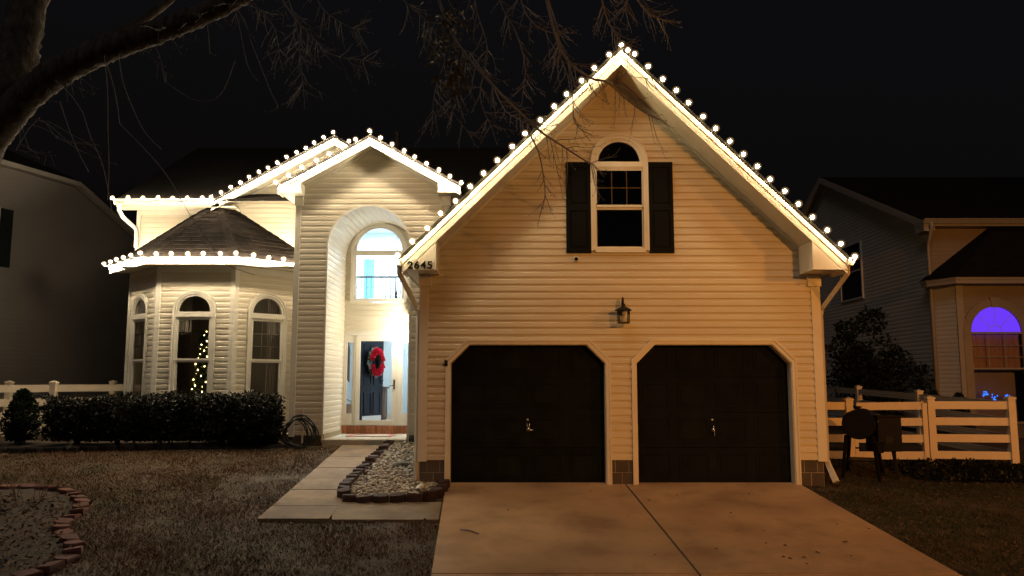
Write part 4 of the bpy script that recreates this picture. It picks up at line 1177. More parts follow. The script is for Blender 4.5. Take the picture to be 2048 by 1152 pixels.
# ------------------------------------------------------------------ stone beds
rg = random.Random(91)
def edging(parent, path_px, m, size, name, z_up, flat=False):
    """scalloped edging blocks set end to end along a path given as yard points"""
    pts = [on_ground(*q) for q in path_px]
    # resample
    d = [0]
    for k in range(1, len(pts)): d.append(d[-1] + (pts[k]-pts[k-1]).length)
    n = int(d[-1]/size)
    for k in range(n):
        s = (k+.5)*d[-1]/n
        j = max(i for i in range(len(d)) if d[i] <= s); j = min(j, len(pts)-2)
        t = (s-d[j])/(d[j+1]-d[j]); c = pts[j].lerp(pts[j+1], t); tan = (pts[j+1]-pts[j]); tan.z = 0; tan.normalize()
        nrm = Vector((tan.y, -tan.x, 0)); a = rg.uniform(-.12,.12); tan = (tan + nrm*a).normalized(); nrm = Vector((tan.y, -tan.x, 0))
        w = size*.5*.96; dp = size*.42; h = z_up*rg.uniform(.85,1.15)
        prof = [(-w, dp*.8), (-w*1.0, -dp*.35), (-w*.62, -dp*.85), (0, -dp), (w*.62, -dp*.85), (w, -dp*.35), (w, dp*.8)]
        zb = gz(c.x, c.y)-.05; tl = rg.uniform(-.012,.012); tl2 = rg.uniform(-.012,.012)
        low = [Vector((c.x, c.y, zb)) + tan*a_ + nrm*(-b_) for a_, b_ in prof]
        mb = MB(); i0 = 0
        ins = .9
        mid = [p_ + Vector((0,0,.05+h-.02)) for p_ in low]
        tops = [Vector((c.x,c.y,zb)) + (tan*a_ + nrm*(-b_))*ins + Vector((0,0,.05+h + tl*a_/w + tl2*b_/dp)) for a_, b_ in prof]
        nn = len(prof); mb.v = [tuple(p_) for p_ in low+mid+tops]
        for q in range(nn):
            r_ = (q+1) % nn
            mb.f.append((q, r_, nn+r_, nn+q)); mb.f.append((nn+q, nn+r_, 2*nn+r_, 2*nn+q))
        mb.f.append(tuple(2*nn+q for q in range(nn)))
        mb.build(name, m, parent)
rb = tag(empty('rock_bed', on_ground(790, 960)), 'bed of pale river stones between the walkway and the garage', 'bed', kind='structure')
rb_path = [(784,887),(768,902),(748,921),(728,941),(708,962),(691,980),(686,994),(700,1003),(732,1005),(766,1005),(800,1004),(832,1003),(862,997),(882,985),(889,972)]
edging(rb, rb_path, M_paver, .235, 'edging_block', .105)
poly = [on_ground(*q) for q in rb_path] + [Vector((-1.42,12.62,0)), Vector((-1.42,16.0,.34)), Vector((-2.3,16.05,.345))]
cpt = sum(poly, Vector())/len(poly)
mb = MB()
mb.v = [(p.x, p.y, gz(p.x,p.y)+.01) for p in poly]; mb.f = [tuple(range(len(poly)))]
mb.build('bed_soil', mat('bed_soil', (.10,.075,.055), .95, .4, 20, .8, 60), rb)
def inside(x, y, P):
    c = False; n = len(P); j = n-1
    for i in range(n):
        if (P[i].y > y) != (P[j].y > y) and x < (P[j].x-P[i].x)*(y-P[i].y)/(P[j].y-P[i].y)+P[i].x: c = not c
        j = i
    return c
# river rocks: heaped pebbles
rk = MB(); cnt = 0
def pebble(mb, c, a, b, h, rot, rg):
    n = 7; i = len(mb.v); ca, sa = math.cos(rot), math.sin(rot)
    tl = rg.uniform(-.3,.3)
    for r_, z in ((.75,-.5),(1.0,.05),(.72,.72)):
        for k in range(n):
            t = 2*math.pi*k/n + z; x = a*r_*math.cos(t)*(1+.12*math.sin(2*t+rot)); y = b*r_*math.sin(t)
            mb.v.append((c[0]+x*ca-y*sa, c[1]+x*sa+y*ca, c[2]+z*h+x*tl*.4))
    mb.v.append((c[0],c[1],c[2]+h))
    for l in range(2):
        for k in range(n): mb.f.append((i+l*n+k, i+l*n+(k+1)%n, i+(l+1)*n+(k+1)%n, i+(l+1)*n+k))
    for k in range(n): mb.f.append((i+2*n+k, i+2*n+(k+1)%n, i+3*n))
rg = random.Random(17)
xs = [p.x for p in poly]; ys = [p.y for p in poly]
while cnt < 2600:
    x, y = rg.uniform(min(xs), max(xs)), rg.uniform(min(ys), max(ys))
    if not inside(x, y, poly): continue
    a = rg.uniform(.02,.042); pebble(rk, (x, y, gz(x,y)+.012+rg.random()*.05), a, a*rg.uniform(.6,.9), a*rg.uniform(.5,.75), rg.uniform(0,3.14), rg); cnt += 1
tag(rk.build('river_rocks', M_rock, smooth=True), 'pale rounded river rocks heaped in the edged bed by the garage', 'rocks', kind='stuff')
bo = tag(empty('boulder', on_ground(800, 938)), 'dark rounded boulder half sunk among the pale river rocks', 'boulder')
mb = MB(); q = on_ground(802, 938); pebble(mb, (q.x, q.y, q.z+.03), .17, .13, .10, .2, rg); mb.build('stone', mat('boulder_stone', (.13,.12,.10), .9, .3, 12, .6, 60), bo, smooth=True)
q = on_ground(838, 990)
dp_ = tag(MB().tube([q+Vector((.02,.14,.11)), q+Vector((.0,.02,.10)), q+Vector((-.01,-.06,.07))], [.04,.042,.045], 12, cap=False).build('drain_pipe', M_trim, smooth=True), 'short white drain pipe end poking over the edging blocks', 'pipe')

# flower bed at the lower left, edged with red bricks
fbed = tag(empty('flower_bed', on_ground(40, 1060)), 'mulched flower bed with red brick edging at the lower left', 'bed', kind='structure')
fb_path = [(-140,992),(-60,982),(10,977),(70,976),(118,981),(150,992),(165,1008),(160,1024),(140,1038),(122,1052),(124,1068),(140,1082),(150,1098),(143,1114),(122,1128),(92,1142),(40,1160),(-40,1180)]
edging(fbed, fb_path, M_redpaver, .27, 'edging_brick', .055)
polyf = [on_ground(*q) for q in fb_path] + [Vector((-9.0, 8.3, -.4)), Vector((-9.6, 10.5, -.2)), Vector((-9.2, 11.6, -.1))]
mb = MB(); cc = sum(polyf, Vector())/len(polyf)
mb.v = [(p.x, p.y, gz(p.x,p.y)+.012) for p in polyf]; mb.f = [tuple(range(len(polyf)))]
mb.build('mulch', M_mulch, fbed)
# dry litter in the bed
lt = MB(); rg = random.Random(33); k = 0
while k < 5200:
    x, y = rg.uniform(-9.6,-4.2), rg.uniform(8.0,11.9)
    if not inside(x, y, polyf): continue
    c = Vector((x, y, gz(x,y)+.02+rg.random()*.03)); d = Vector((rg.gauss(0,1), rg.gauss(0,1), rg.gauss(0,.35))).normalized(); e = d.cross(Vector((rg.gauss(0,.4),rg.gauss(0,.4),1))).normalized(); s = rg.uniform(.03,.075)
    lt.quad(c, c+d*s*.5+e*s*.3, c+d*s, c+d*s*.5-e*s*.3); k += 1
tag(lt.build('leaf_litter', M_leaf_dead), 'dry brown leaf litter covering the flower bed mulch', 'leaves', kind='stuff')
# dry bare stems standing in the bed
bs_ = tag(empty('dry_plant', on_ground(70, 1000)), 'bunch of thin bare dry stems standing in the flower bed', 'plant')
for k in range(16):
    q = on_ground(rg.uniform(25,120), rg.uniform(992,1015)); ln = rg.uniform(.25,.6); ax, ay = rg.uniform(-.6,.6), rg.uniform(-.3,.2)
    MB().tube([q+Vector((0,0,-.02)), q+Vector((ax*ln*.4, ay*ln*.4, ln*.55)), q+Vector((ax*ln, ay*ln, ln))], [.006,.004,.0025], 4).build('stem', mat('dry_stem', (.30,.2,.15), .8, .3, 20), bs_)

# edging stones of the bed in front of the hedge
hbed = tag(empty('hedge_bed', (-7, 15.5, .3)), 'dark soil bed under the hedge with low block edging', 'bed', kind='structure')
edging(hbed, [(-60,905),(60,903),(180,900),(300,897),(420,893),(500,889),(556,884)], mat('dark_block', (.02,.017,.015), .95, .3, 10, .4, 90, spec=.1, rnd=.2), .32, 'edging_block', .085)
MB().poly([(x, y, gz(x,y)+.012) for x, y in ((-11.5,15.45),(-4.7,15.75),(-4.45,16.0),(-4.5,16.75),(-11.5,16.9))]).build('bed_soil', M_mulch, hbed)

# ------------------------------------------------------------------ grass and fallen leaves
wpoly = [on_ground(wl(1042),1042), on_ground(wr(1042),1042), on_ground(wr(890),890), on_ground(wl(890),890)]
wxr = on_ground(wr(1030), 1030).x
def open_lawn(x, y):
    if y > 12.55 and -1.5 < x < 4.95: return False
    if dl(y)-.005 < x < dr(y)+.005 and y < 12.8: return False
    if inside(x, y, wpoly) or inside(x, y, poly) or inside(x, y, polyf): return False
    a_ = on_ground(664,1042).y; b_ = on_ground(664,1004).y
    if a_ < y < b_ and wxr-.1 < x < dl(y): return False
    if y > 15.5 and x < -4.4: return False
    if y > 15.95 and x < -1.4: return False
    if y > 11.2 and x > -2.6 and x < -1 and y > b_: return False
    return True
from mathutils import noise as mnoise
gs = MB(); gs2 = MB(); rg = random.Random(77); k = 0
while k < 150000:
    x = rg.uniform(-11.5, 10.5); y = 7.3 + (16.2-7.3)*rg.random()**1.15
    if abs(x) > y*.72+.5 or not open_lawn(x, y): continue
    nz = mnoise.noise(Vector((x*1.1, y*1.1, 3.0))) + .5*mnoise.noise(Vector((x*3.7, y*3.7, 9.0)))
    if rg.random() < -nz*1.1: k += 1; continue
    h = rg.uniform(.018,.045)*(1+.7*max(0,nz)); a = rg.uniform(0,6.283); l = rg.uniform(.2,1.3)*h; b = rg.uniform(0,6.283); w = rg.uniform(.003,.0065)
    z = gz(x,y)-.018
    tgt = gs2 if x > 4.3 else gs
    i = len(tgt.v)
    tgt.v += [(x-w*math.cos(a), y-w*math.sin(a), z), (x+w*math.cos(a), y+w*math.sin(a), z), (x+l*math.cos(b), y+l*math.sin(b), z+h)]
    tgt.f.append((i, i+1, i+2)); k += 1
tag(gs.build('grass', M_grass), 'short dormant brown-green grass over the front yard left of the driveway', 'grass', kind='stuff')
tag(gs2.build('grass', mat('green_winter_grass', (.040, .046, .026), .9, .4, 12, spec=.1, tint=(.06,.045,.024), tfac=.8, tscale=.8)), 'short dark green grass on the right of the driveway', 'grass', kind='stuff')  # greener winter grass on this side, its own colour
lf = MB(); k = 0
while k < 5200:
    x = rg.uniform(-11, 10); y = rg.uniform(7.3, 15.6)
    if abs(x) > y*.72+.5 or not open_lawn(x, y): continue
    c = Vector((x, y, gz(x,y)+.008+rg.random()*.02)); d = Vector((rg.gauss(0,1), rg.gauss(0,1), rg.gauss(0,.3))).normalized(); e = d.cross(Vector((rg.gauss(0,.35),rg.gauss(0,.35),1))).normalized(); s = rg.uniform(.025,.06)
    lf.quad(c, c+d*s*.5+e*s*.32, c+d*s, c+d*s*.5-e*s*.32); k += 1
tag(lf.build('fallen_leaves', M_leaf_dead), 'small brown fallen leaves scattered over the lawn', 'leaves', kind='stuff')
# bits on the driveway
spots = [(945,1068,.045),(1018,1023,.03),(1302,1003,.035),(1135,1066,.025),(1390,1052,.035),(1534,1089,.03),(1676,1052,.03),(1684,1086,.06),(1526,1065,.02),(1355,993,.02),(1464,1029,.025),(1500,990,.02),(1180,985,.02),(1256,1033,.03),(1308,1114,.03),(1586,1121,.045),(1602,1118,.05),(1612,1132,.03),(1640,1108,.05),(1562,1117,.04),(1700,1115,.02),(1740,1060,.03),(1050,1005,.02),(1430,1100,.03),(1575,1095,.04)]
for k, (px, py, s) in enumerate(spots[1:]):
    q = on_ground(px, py); a = rg.uniform(0,6.28); d = Vector((math.cos(a), math.sin(a), .1)); e = Vector((-math.sin(a), math.cos(a), 0))
    c = Vector((q.x, q.y, gz(0,q.y)+.014))
    mb = MB(); s *= 1.3
    mb.quad(c, c+d*s*.5+e*s*.4+Vector((0,0,.012)), c+d*s, c+d*s*.45-Vector((0,0,-.004))); mb.quad(c, c+d*s*.45+Vector((0,0,.004)), c+d*s, c+d*s*.5-e*s*.4+Vector((0,0,.014)))
    tag(mb.build('fallen_leaf', mat('leaf_dark', (.05,.032,.02), .8, .3, 30)), 'dry curled brown leaf lying on the concrete driveway', 'leaf', 'leaves on the driveway')
q0, q1 = on_ground(921, 1063), on_ground(957, 1071)
tag(MB().tube([Vector((q0.x,q0.y,gz(0,q0.y)+.024)), Vector(((q0.x+q1.x)/2,(q0.y+q1.y)/2+.01,gz(0,q0.y)+.028)), Vector((q1.x,q1.y,gz(0,q1.y)+.024))], [.009,.011,.008], 5).build('fallen_stick', M_twig), 'short dark stick lying on the left half of the driveway', 'stick')

# ------------------------------------------------------------------ white vinyl fences
def rail(parent, a, b, z0, z1, th=.045, name='rail', m=None):
    a, b = Vector(a), Vector(b); d = (b-a); d.z = 0; n = Vector((d.y, -d.x, 0)).normalized()*th/2
    zz = lambda p, z: Vector((p.x, p.y, p.z+z))
    MB().hexa([zz(a+n,z0), zz(b+n,z0), zz(b-n,z0), zz(a-n,z0), zz(a+n,z1), zz(b+n,z1), zz(b-n,z1), zz(a-n,z1)]).build(name, m or M_fence, parent)
def post(parent, p, h, w=.127, cap=True):
    p = Vector(p)
    o = MB().box(p+Vector((-w/2,-w/2,-.15)), p+Vector((w/2,w/2,h))).build('post', M_fence, parent)
    if cap:
        c = MB(); q = w/2+.012
        c.box(p+Vector((-q,-q,h)), p+Vector((q,q,h+.03)))
        i = len(c.v); c.v += [tuple(p+Vector((a*q,b*q,h+.03))) for a, b in ((-1,-1),(1,-1),(1,1),(-1,1))] + [tuple(p+Vector((0,0,h+.065)))]
        for k in range(4): c.f.append((i+k, i+(k+1)%4, i+4))
        c.build('post_cap', M_fence, o)
RZS = ((.12,.26),(.42,.56),(.72,.86),(1.01,1.15))
FY = 14.75
fz = .08
def fx(px, Y=FY): return (px-1024)/1612*Y
# front run right of the gate
f1 = tag(empty('fence', (fx(1940), FY, fz)), 'orange-lit white four-rail fence panel right of the gate', 'fence', 'white rail fences on the right')
pa, pb = Vector((fx(1857), FY, fz)), Vector((fx(2004), FY-.2, fz))
post(f1, pa, 1.19); post(f1, pb, 1.19)
for z0, z1 in RZS: rail(f1, pa+Vector((.06,0,0)), pb+Vector((-.06,.0,0)), z0, z1)
# short run between garage and gate
f2 = tag(empty('fence', (5.3, FY, fz)), 'short white fence section between the garage wall and the gate, behind the smoker', 'fence', 'white rail fences on the right')
pc = Vector((fx(1704), FY+.2, fz)); post(f2, pc, 1.16)
for z0, z1 in RZS: rail(f2, Vector((4.86, FY+.2, fz)), pc+Vector((-.06,0,0)), z0-.02, z1-.02)
# gate
g1 = tag(empty('gate', (fx(1780), FY, fz)), 'white rail gate between two fence posts, hung behind the smoker', 'gate')
ga, gb = pc+Vector((.085,-.0,0)), pa+Vector((-.125,-.02,0))
for q in (gb,): post(g1, q, 1.12, .085, False)
rail(g1, ga, ga+Vector((.06,0,0)), .08, 1.0, .05, 'stile')
for k, (z0, z1) in enumerate(RZS): rail(g1, ga+Vector((.06,0,-.03)), gb+Vector((-.03,0,-.01)), z0, z1, .04)
mb = MB(); mb.tube([ga+Vector((-.01,-.04,.3)), ga+Vector((.10,-.04,.3))], .014, 5); mb.tube([ga+Vector((-.01,-.04,.8)), ga+Vector((.10,-.04,.8))], .014, 5); mb.build('hinge', M_iron, g1)
# side run going back along the boundary, with wire mesh
f3 = tag(empty('fence', (9.2, 19, .2)), 'white boundary fence with wire mesh running back beside the neighbour house', 'fence', 'white rail fences on the right')
sa, sb = Vector((pb.x, pb.y+.06, fz)), Vector((9.35, 24.9, .33))
N_ = 3
pp = [sa.lerp(sb, k/N_) for k in range(N_+1)]
for k, q in enumerate(pp):
    if k: post(f3, q, 1.19)
    if k < N_:
        for z0, z1 in RZS: rail(f3, q, pp[k+1], z0, z1)
wm = MB()
for k in range(N_):
    a, b = pp[k], pp[k+1]; L_ = (b-a).length; nv = int(L_/.075)
    off = Vector((-.028, 0, 0))
    for j in range(nv):
        p_ = a.lerp(b, j/nv)+off; wm.quad(p_+Vector((0,0,.1)), p_+Vector((0,.004,.1)), p_+Vector((0,.004,1.14)), p_+Vector((0,0,1.14)))
    for j in range(15):
        z = .1+j*.074; wm.quad(a+off+Vector((0,0,z)), b+off+Vector((0,0,z)), b+off+Vector((0,0,z+.004)), a+off+Vector((0,0,z+.004)))
wm.build('wire_mesh', M_wire, f3)
# left fence
f4 = tag(empty('fence', (-10, 17.3, .4)), 'pale grey-lit rail fence left of the hedge, beside the left neighbour', 'fence')
la, lb = Vector((-8.72, 18.35, .40)), Vector((-12.6, 16.15, .36))
N_ = 3
pp = [la.lerp(lb, k/N_) for k in range(N_+1)]
for k, q in enumerate(pp):
    post(f4, q, 1.16)
    if k < N_:
        for z0, z1 in ((.08,.22),(.38,.52),(.68,.82),(.98,1.12)): rail(f4, q, pp[k+1], z0, z1, .05)
f5 = tag(empty('fence', (-10.3, 22, .4)), 'white boundary fence behind the left front fence, partly hidden', 'fence')
la, lb = Vector((-9.0, 23.0, .40)), Vector((-12.9, 16.4, .36))
pp = [la.lerp(lb, k/3) for k in range(4)]
for k, q in enumerate(pp):
    if k < 3:
        post(f5, q, 1.18)
        for z0, z1 in ((.08,.22),(.38,.52),(.68,.82),(.98,1.14)): rail(f5, q, pp[k+1], z0, z1, .05)

# ground cover in front of the right fence
gc = MB(); rg = random.Random(8)
for k in range(9000):
    x = rg.uniform(6.6, 11.5); y = rg.uniform(13.1, 14.55)
    hump = .20*math.exp(-((y-14.1)/.45)**2)*(.6+.4*math.sin(x*1.7+1))
    c = Vector((x, y, gz(x,y)+hump*rg.random()+.01)); d = Vector((rg.gauss(0,1), rg.gauss(0,1), rg.gauss(.4,.6))).normalized(); e = d.cross(Vector((rg.gauss(0,1),rg.gauss(0,1),1))).normalized(); s = rg.uniform(.04,.10)
    gc.quad(c, c+d*s*.5+e*s*.25, c+d*s, c+d*s*.5-e*s*.25)
tag(gc.build('ground_cover', M_hedge), 'dark low ivy-like ground cover along the foot of the right fence', 'ground cover', kind='stuff')

# ------------------------------------------------------------------ pellet smoker
gx_, gy_ = 5.86, 13.35
g0 = gz(gx_, gy_)
sm = tag(empty('smoker_grill', (gx_, gy_, g0)), 'black barrel pellet smoker with hopper standing on grass by the fence', 'smoker')
M_sm = mat('smoker_enamel', (.008,.008,.009), .5, .15, 6, spec=.12)
ra = R(62)            # barrel axis: nearly end-on to the street, hopper to the right
T = Matrix.Translation((gx_-.12, gy_, g0)) @ Matrix.Rotation(ra, 4, 'Z')
def tp(x, y, z): return (T @ Vector((x, y, z, 1))).to_3d()
prof = []
for k in range(20):
    a = 2*math.pi*k/20; prof.append((.255*math.cos(a), .85+.235*math.sin(a)))
mb = MB().prism([tp(-.38, y, z) for y, z in prof], tp(.42,0,0)-tp(-.38,0,0)); mb.build('barrel', M_sm, sm, smooth=False, bevel=.012)
MB().prism([tp(-.39, y*1.02, .85+(z-.85)*1.02) for y, z in prof if z > .86], tp(.43,0,0)-tp(-.39,0,0)).build('lid', M_sm, sm)
MB().tube([tp(-.25,-.285,.9), tp(.28,-.285,.9)], .014, 6).build('lid_handle', M_steel, sm)
def sbox(a, b, mb=None):
    mb = mb or MB(); x0,y0,z0 = a; x1,y1,z1 = b
    return mb.hexa([tp(x0,y0,z0),tp(x1,y0,z0),tp(x1,y1,z0),tp(x0,y1,z0),tp(x0,y0,z1),tp(x1,y0,z1),tp(x1,y1,z1),tp(x0,y1,z1)])
H = Matrix.Translation((gx_+.17, gy_-.16, g0)) @ Matrix.Rotation(R(8), 4, 'Z')
def hp(x, y, z): return (H @ Vector((x, y, z, 1))).to_3d()
def hbox(a, b, mb=None):
    mb = mb or MB(); x0,y0,z0 = a; x1,y1,z1 = b
    return mb.hexa([hp(x0,y0,z0),hp(x1,y0,z0),hp(x1,y1,z0),hp(x0,y1,z0),hp(x0,y0,z1),hp(x1,y0,z1),hp(x1,y1,z1),hp(x0,y1,z1)])
hbox((-.19,-.16,.42),(.23,.20,.97)).build('hopper', M_sm, sm, bevel=.01)
hbox((-.205,-.175,.972),(.25,.215,.995)).build('hopper_lid', M_sm, sm)
hbox((-.06,-.166,.56),(.06,-.162,.66)).build('control_panel', mat('panel_grey', (.02,.02,.02), .5, spec=.15), sm)
for (x, y) in ((-.30,-.2),(-.30,.2),(.34,-.2),(.34,.2)):
    q0, q1 = tp(x, y, .68), tp(x*1.18, y*1.35, 0.0); q1.z = gz(q1.x, q1.y)-.01
    MB().tube([q0, q1], .032, 4).build('leg', M_sm, sm)
q0, q1 = hp(.16,.0,.45), hp(.21,-.03,0); q1.z = gz(q1.x,q1.y)-.01
MB().tube([q0, q1], .032, 4).build('leg', mat('leg_grey', (.025,.024,.022), .6, spec=.15), sm)
sbox((-.30,-.2,.26),(.34,.2,.28)).build('shelf', M_sm, sm)
MB().lathe([(.045,-.03),(.045,.02),(.07,.025),(.07,.045),(0,.05)], tp(.30,.06,1.08), 12).build('chimney_cap', M_sm, sm)
MB().lathe([(0,0),(.07,.0),(.085,.16),(.08,.16),(.065,.01)], tp(-.40,-.28,.42), 12).build('grease_bucket', M_sm, sm)
q = hp(.22,.1,.6); MB().tube([q, q+Vector((.05,0,-.2)), q+Vector((.04,0,-.45)), Vector((q.x+.08,q.y-.1,gz(q.x,q.y)+.02))], .006, 4).build('power_cord', M_hose, sm)

# ------------------------------------------------------------------ right neighbour
NX, NY0, NY1, NAP = 11.3, 21.4, 34.6, 8.77
n_eave = 5.92
nr = tag(empty('neighbour_house', (13, 22, .3)), 'dark taupe neighbour house on the right with a purple-lit arched window', 'house')
fw = Frame((NX, NY1), (0, -1))          # faces -x, u from the back to the front
mid = (NY1-NY0)/2; ns = (NAP-n_eave)/mid
siding(nr, fw, .3, NAP-.05, lambda q: 0 if q < n_eave else (q-n_eave)/ns, lambda q: (NY1-NY0) if q < n_eave else (NY1-NY0)-(q-n_eave)/ns, (), m=M_nsid, join=True, name='side_siding')
for s in (0, 1):
    ya, yb = (NY0-.35, NY0+mid) if s == 0 else (NY1+.35, NY0+mid); za = n_eave-.35*ns
    MB().prism([(NX-.28,ya,za+.02),(NX-.28,yb,NAP+.02),(NX-.28,yb,NAP+.10),(NX-.28,ya,za+.10)], (12.0,0,0)).build('roof_plane', M_roof, nr)
    MB().prism([(NX-.3,ya,za-.12),(NX-.3,yb,NAP-.12),(NX-.3,yb,NAP+.09),(NX-.3,ya,za+.09)], (.02,0,0)).build('rake_board', M_ntrim, nr)
    MB().prism([(NX-.28,ya,za-.05),(NX-.28,yb,NAP-.05),(NX-.28,yb,NAP-.03),(NX-.28,ya,za-.03)], (.28,0,0)).build('rake_soffit', M_ntrim, nr)
MB().prism([(NX-.29,NY0-.35,n_eave-.33),(NX-.29,NY0+.12,n_eave-.33),(NX-.29,NY0+.12,n_eave+.02),(NX-.29,NY0-.35,n_eave-.16)], (.3,0,0)).build('eave_return', M_ntrim, nr)
fnf = Frame((NX, NY0), (1, 0))
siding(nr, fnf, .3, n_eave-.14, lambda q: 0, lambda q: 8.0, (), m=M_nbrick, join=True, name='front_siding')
MB().box((NX-.3,NY0-.37,n_eave-.2),(NX+8,NY0-.33,n_eave-.03)).build('fascia', M_ntrim, nr)
MB().box((NX-.0,NY0-.33,n_eave-.2),(NX+8,NY0,n_eave-.18)).build('soffit', M_ntrim, nr)
MB().prism([(NX-.32, NY0-.37-a, n_eave-.02+b) for a, b in pr], (8.2,0,0)).build('gutter', M_ntrim, nr)
MB().tube([(NX-.12,NY0-.43,n_eave-.1),(NX-.12,NY0-.43,n_eave-.24),(NX-.05,NY0-.08,n_eave-.62),(NX-.05,NY0-.06,n_eave-.8),(NX-.05,NY0-.06,.5)], .05, 6).build('downspout', M_ntrim, nr, smooth=True)
# side window
q = at(1700, 560, 0); 
wy = NX*1592/(1706-1024.0); fwu = NY1-wy; wz = at(1706, 545, wy).z
ww = empty('window', (NX, wy, wz), nr)
hw_, hh_ = .80, .88
MB().band([fw.p(fwu-hw_,wz-hh_,.0), fw.p(fwu+hw_,wz-hh_,.0), fw.p(fwu+hw_,wz+hh_,.0), fw.p(fwu-hw_,wz+hh_,.0)], [fw.p(fwu-hw_-.06,wz-hh_-.06,.0), fw.p(fwu+hw_+.06,wz-hh_-.06,.0), fw.p(fwu+hw_+.06,wz+hh_+.06,.0), fw.p(fwu-hw_-.06,wz+hh_+.06,.0)], fw.n*.05, True).build('window_frame', M_nsid, ww)
wbox(fw, fwu-hw_, fwu+hw_, wz-.02, wz+.03, .02, .045).build('meeting_rail', M_nsid, ww)
for a, b in ((wz-hh_, wz-.02), (wz+.03, wz+hh_)): MB().quad(fw.p(fwu-hw_,a,.022), fw.p(fwu+hw_,a,.022), fw.p(fwu+hw_,b,.022), fw.p(fwu-hw_,b,.022)).build('pane', mat('dark_pane', (.03,.03,.031), .15, .05, 1, spec=.2), ww)
# front bay with hip roof
nb = empty('bay', (12, 18.4, .3), nr)
BYN = 20.7
A_, B_, C_, D_ = (11.32,21.4), (11.56,BYN), (15.1,BYN), (15.6,21.4)
nbt = at(1917, 566, BYN).z
for i, (a, b) in enumerate(((A_,B_),(B_,C_),(C_,D_))):
    f = Frame(a, (b[0]-a[0], b[1]-a[1])); ln = math.hypot(b[0]-a[0], b[1]-a[1])
    if i == 1:
        wu = fx(1999, BYN)-B_[0]; wr0 = .655
        zs_ = at(1999, 664, BYN).z; zb_ = at(1999, 838, BYN).z
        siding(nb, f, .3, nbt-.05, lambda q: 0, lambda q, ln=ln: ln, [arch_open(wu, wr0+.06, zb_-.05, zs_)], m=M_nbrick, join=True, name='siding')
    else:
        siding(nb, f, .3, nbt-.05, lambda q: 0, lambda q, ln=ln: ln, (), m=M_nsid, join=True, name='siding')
fB = Frame(B_, (1, 0))
wbox(fB, -.02, .16, .3, nbt-.05, .0, .03).build('corner_board', M_ntrim, nb)
MB().prism([(11.02,21.4,nbt-.05),(11.02,21.1,nbt-.05),(11.38,20.35,nbt-.05),(15.3,20.35,nbt-.05),(15.8,21.4,nbt-.05)], (0,0,.10)).build('eave', M_ntrim, nb)
MB().prism([(11.0,21.4,nbt+.05),(11.0,21.09,nbt+.05),(11.37,20.33,nbt+.05),(15.32,20.33,nbt+.05),(15.82,21.4,nbt+.05)], (0,0,.06)).build('fascia', M_ntrim, nb)
ap = Vector((13.4, 21.45, nbt+1.95))
ring_ = [Vector((10.98,21.45,nbt+.112)), Vector((10.98,21.07,nbt+.112)), Vector((11.36,20.31,nbt+.112)), Vector((15.34,20.31,nbt+.112)), Vector((15.84,21.45,nbt+.112))]
for k in range(4): MB().poly([ring_[k], ring_[k+1], ap]).build('roof_plane', M_roof, nb)
# the purple arched window with wide surround and keystone
pw = empty('window', fB.p(wu, zb_), nb)
MB().band(arch_pts(fB, wu, wr0, zb_, zs_, .0, 20), arch_pts(fB, wu, wr0+.2, zb_-.05, zs_, .0, 20), fB.n*.05).build('surround', mat('tan_surround', (.30,.25,.19), .6), pw)
MB().prism([fB.p(wu-.09,zs_+wr0-.02,.05), fB.p(wu+.09,zs_+wr0-.02,.05), fB.p(wu+.13,zs_+wr0+.24,.05), fB.p(wu-.13,zs_+wr0+.24,.05)], fB.n*.03).build('keystone', MATS['tan_surround'], pw)
# violet room light is put into the arch pane as glow; no lamp inside
MB().poly([fB.p(wu-wr0*math.cos(math.pi*k/20), zs_+wr0*math.sin(math.pi*k/20), -.01) for k in range(21)]).build('arch_pane', emit('violet_pane_glow', (.16,.045,1.0), .95), pw)
mb = MB()
for a in (45, 90, 135):
    d = Vector((math.cos(R(a)), 0, math.sin(R(a)))); s_ = Vector((-d.z, 0, d.x))*.006; c0 = fB.p(wu, zs_, .0)
    mb.quad(c0+d*.17-s_, c0+d*wr0-s_, c0+d*wr0+s_, c0+d*.17+s_)
mb.build('radial_muntin', M_nsid, pw)
MB().band([fB.p(wu-.165*math.cos(math.pi*k/12), zs_+.165*math.sin(math.pi*k/12), 0) for k in range(13)], [fB.p(wu-.178*math.cos(math.pi*k/12), zs_+.178*math.sin(math.pi*k/12), 0) for k in range(13)], fB.n*.004).build('hub_muntin', M_nsid, pw)
wbox(fB, wu-wr0, wu+wr0, zs_-.05, zs_, -.02, .04).build('transom_bar', M_ntrim, pw)
zm = at(1999, 737, BYN).z
wbox(fB, wu-wr0, wu+wr0, zm-.025, zm+.02, -.02, .03).build('meeting_rail', M_ntrim, pw)
MB().quad(fB.p(wu-wr0,zb_,-.012), fB.p(wu+wr0,zb_,-.012), fB.p(wu+wr0,zm,-.012), fB.p(wu-wr0,zm,-.012)).build('pane', M_glass, pw)
MB().quad(fB.p(wu-wr0,zm,-.012), fB.p(wu+wr0,zm,-.012), fB.p(wu+wr0,zs_,-.012), fB.p(wu-wr0,zs_,-.012)).build('pane', M_glass, pw)
for k in range(1,3): wbox(fB, wu-wr0+2*wr0*k/3-.008, wu-wr0+2*wr0*k/3+.008, zm, zs_-.05, -.01, .006).build('muntin', M_ntrim, pw)
for k in range(1,3):
    z = zm+(zs_-.05-zm)*k/3; wbox(fB, wu-wr0, wu+wr0, z-.008, z+.008, -.0085, .0075).build('muntin', M_ntrim, pw)
cu = MB(); prev = None
for k in range(41):
    u = wu-wr0-.05+(2*wr0+.1)*k/40; d = -.14+.018*math.sin(k*1.7); cur = (fB.p(u,zm-.05,d), fB.p(u,zs_+.65,d))
    if prev: cu.quad(prev[0], cur[0], cur[1], prev[1])
    prev = cur
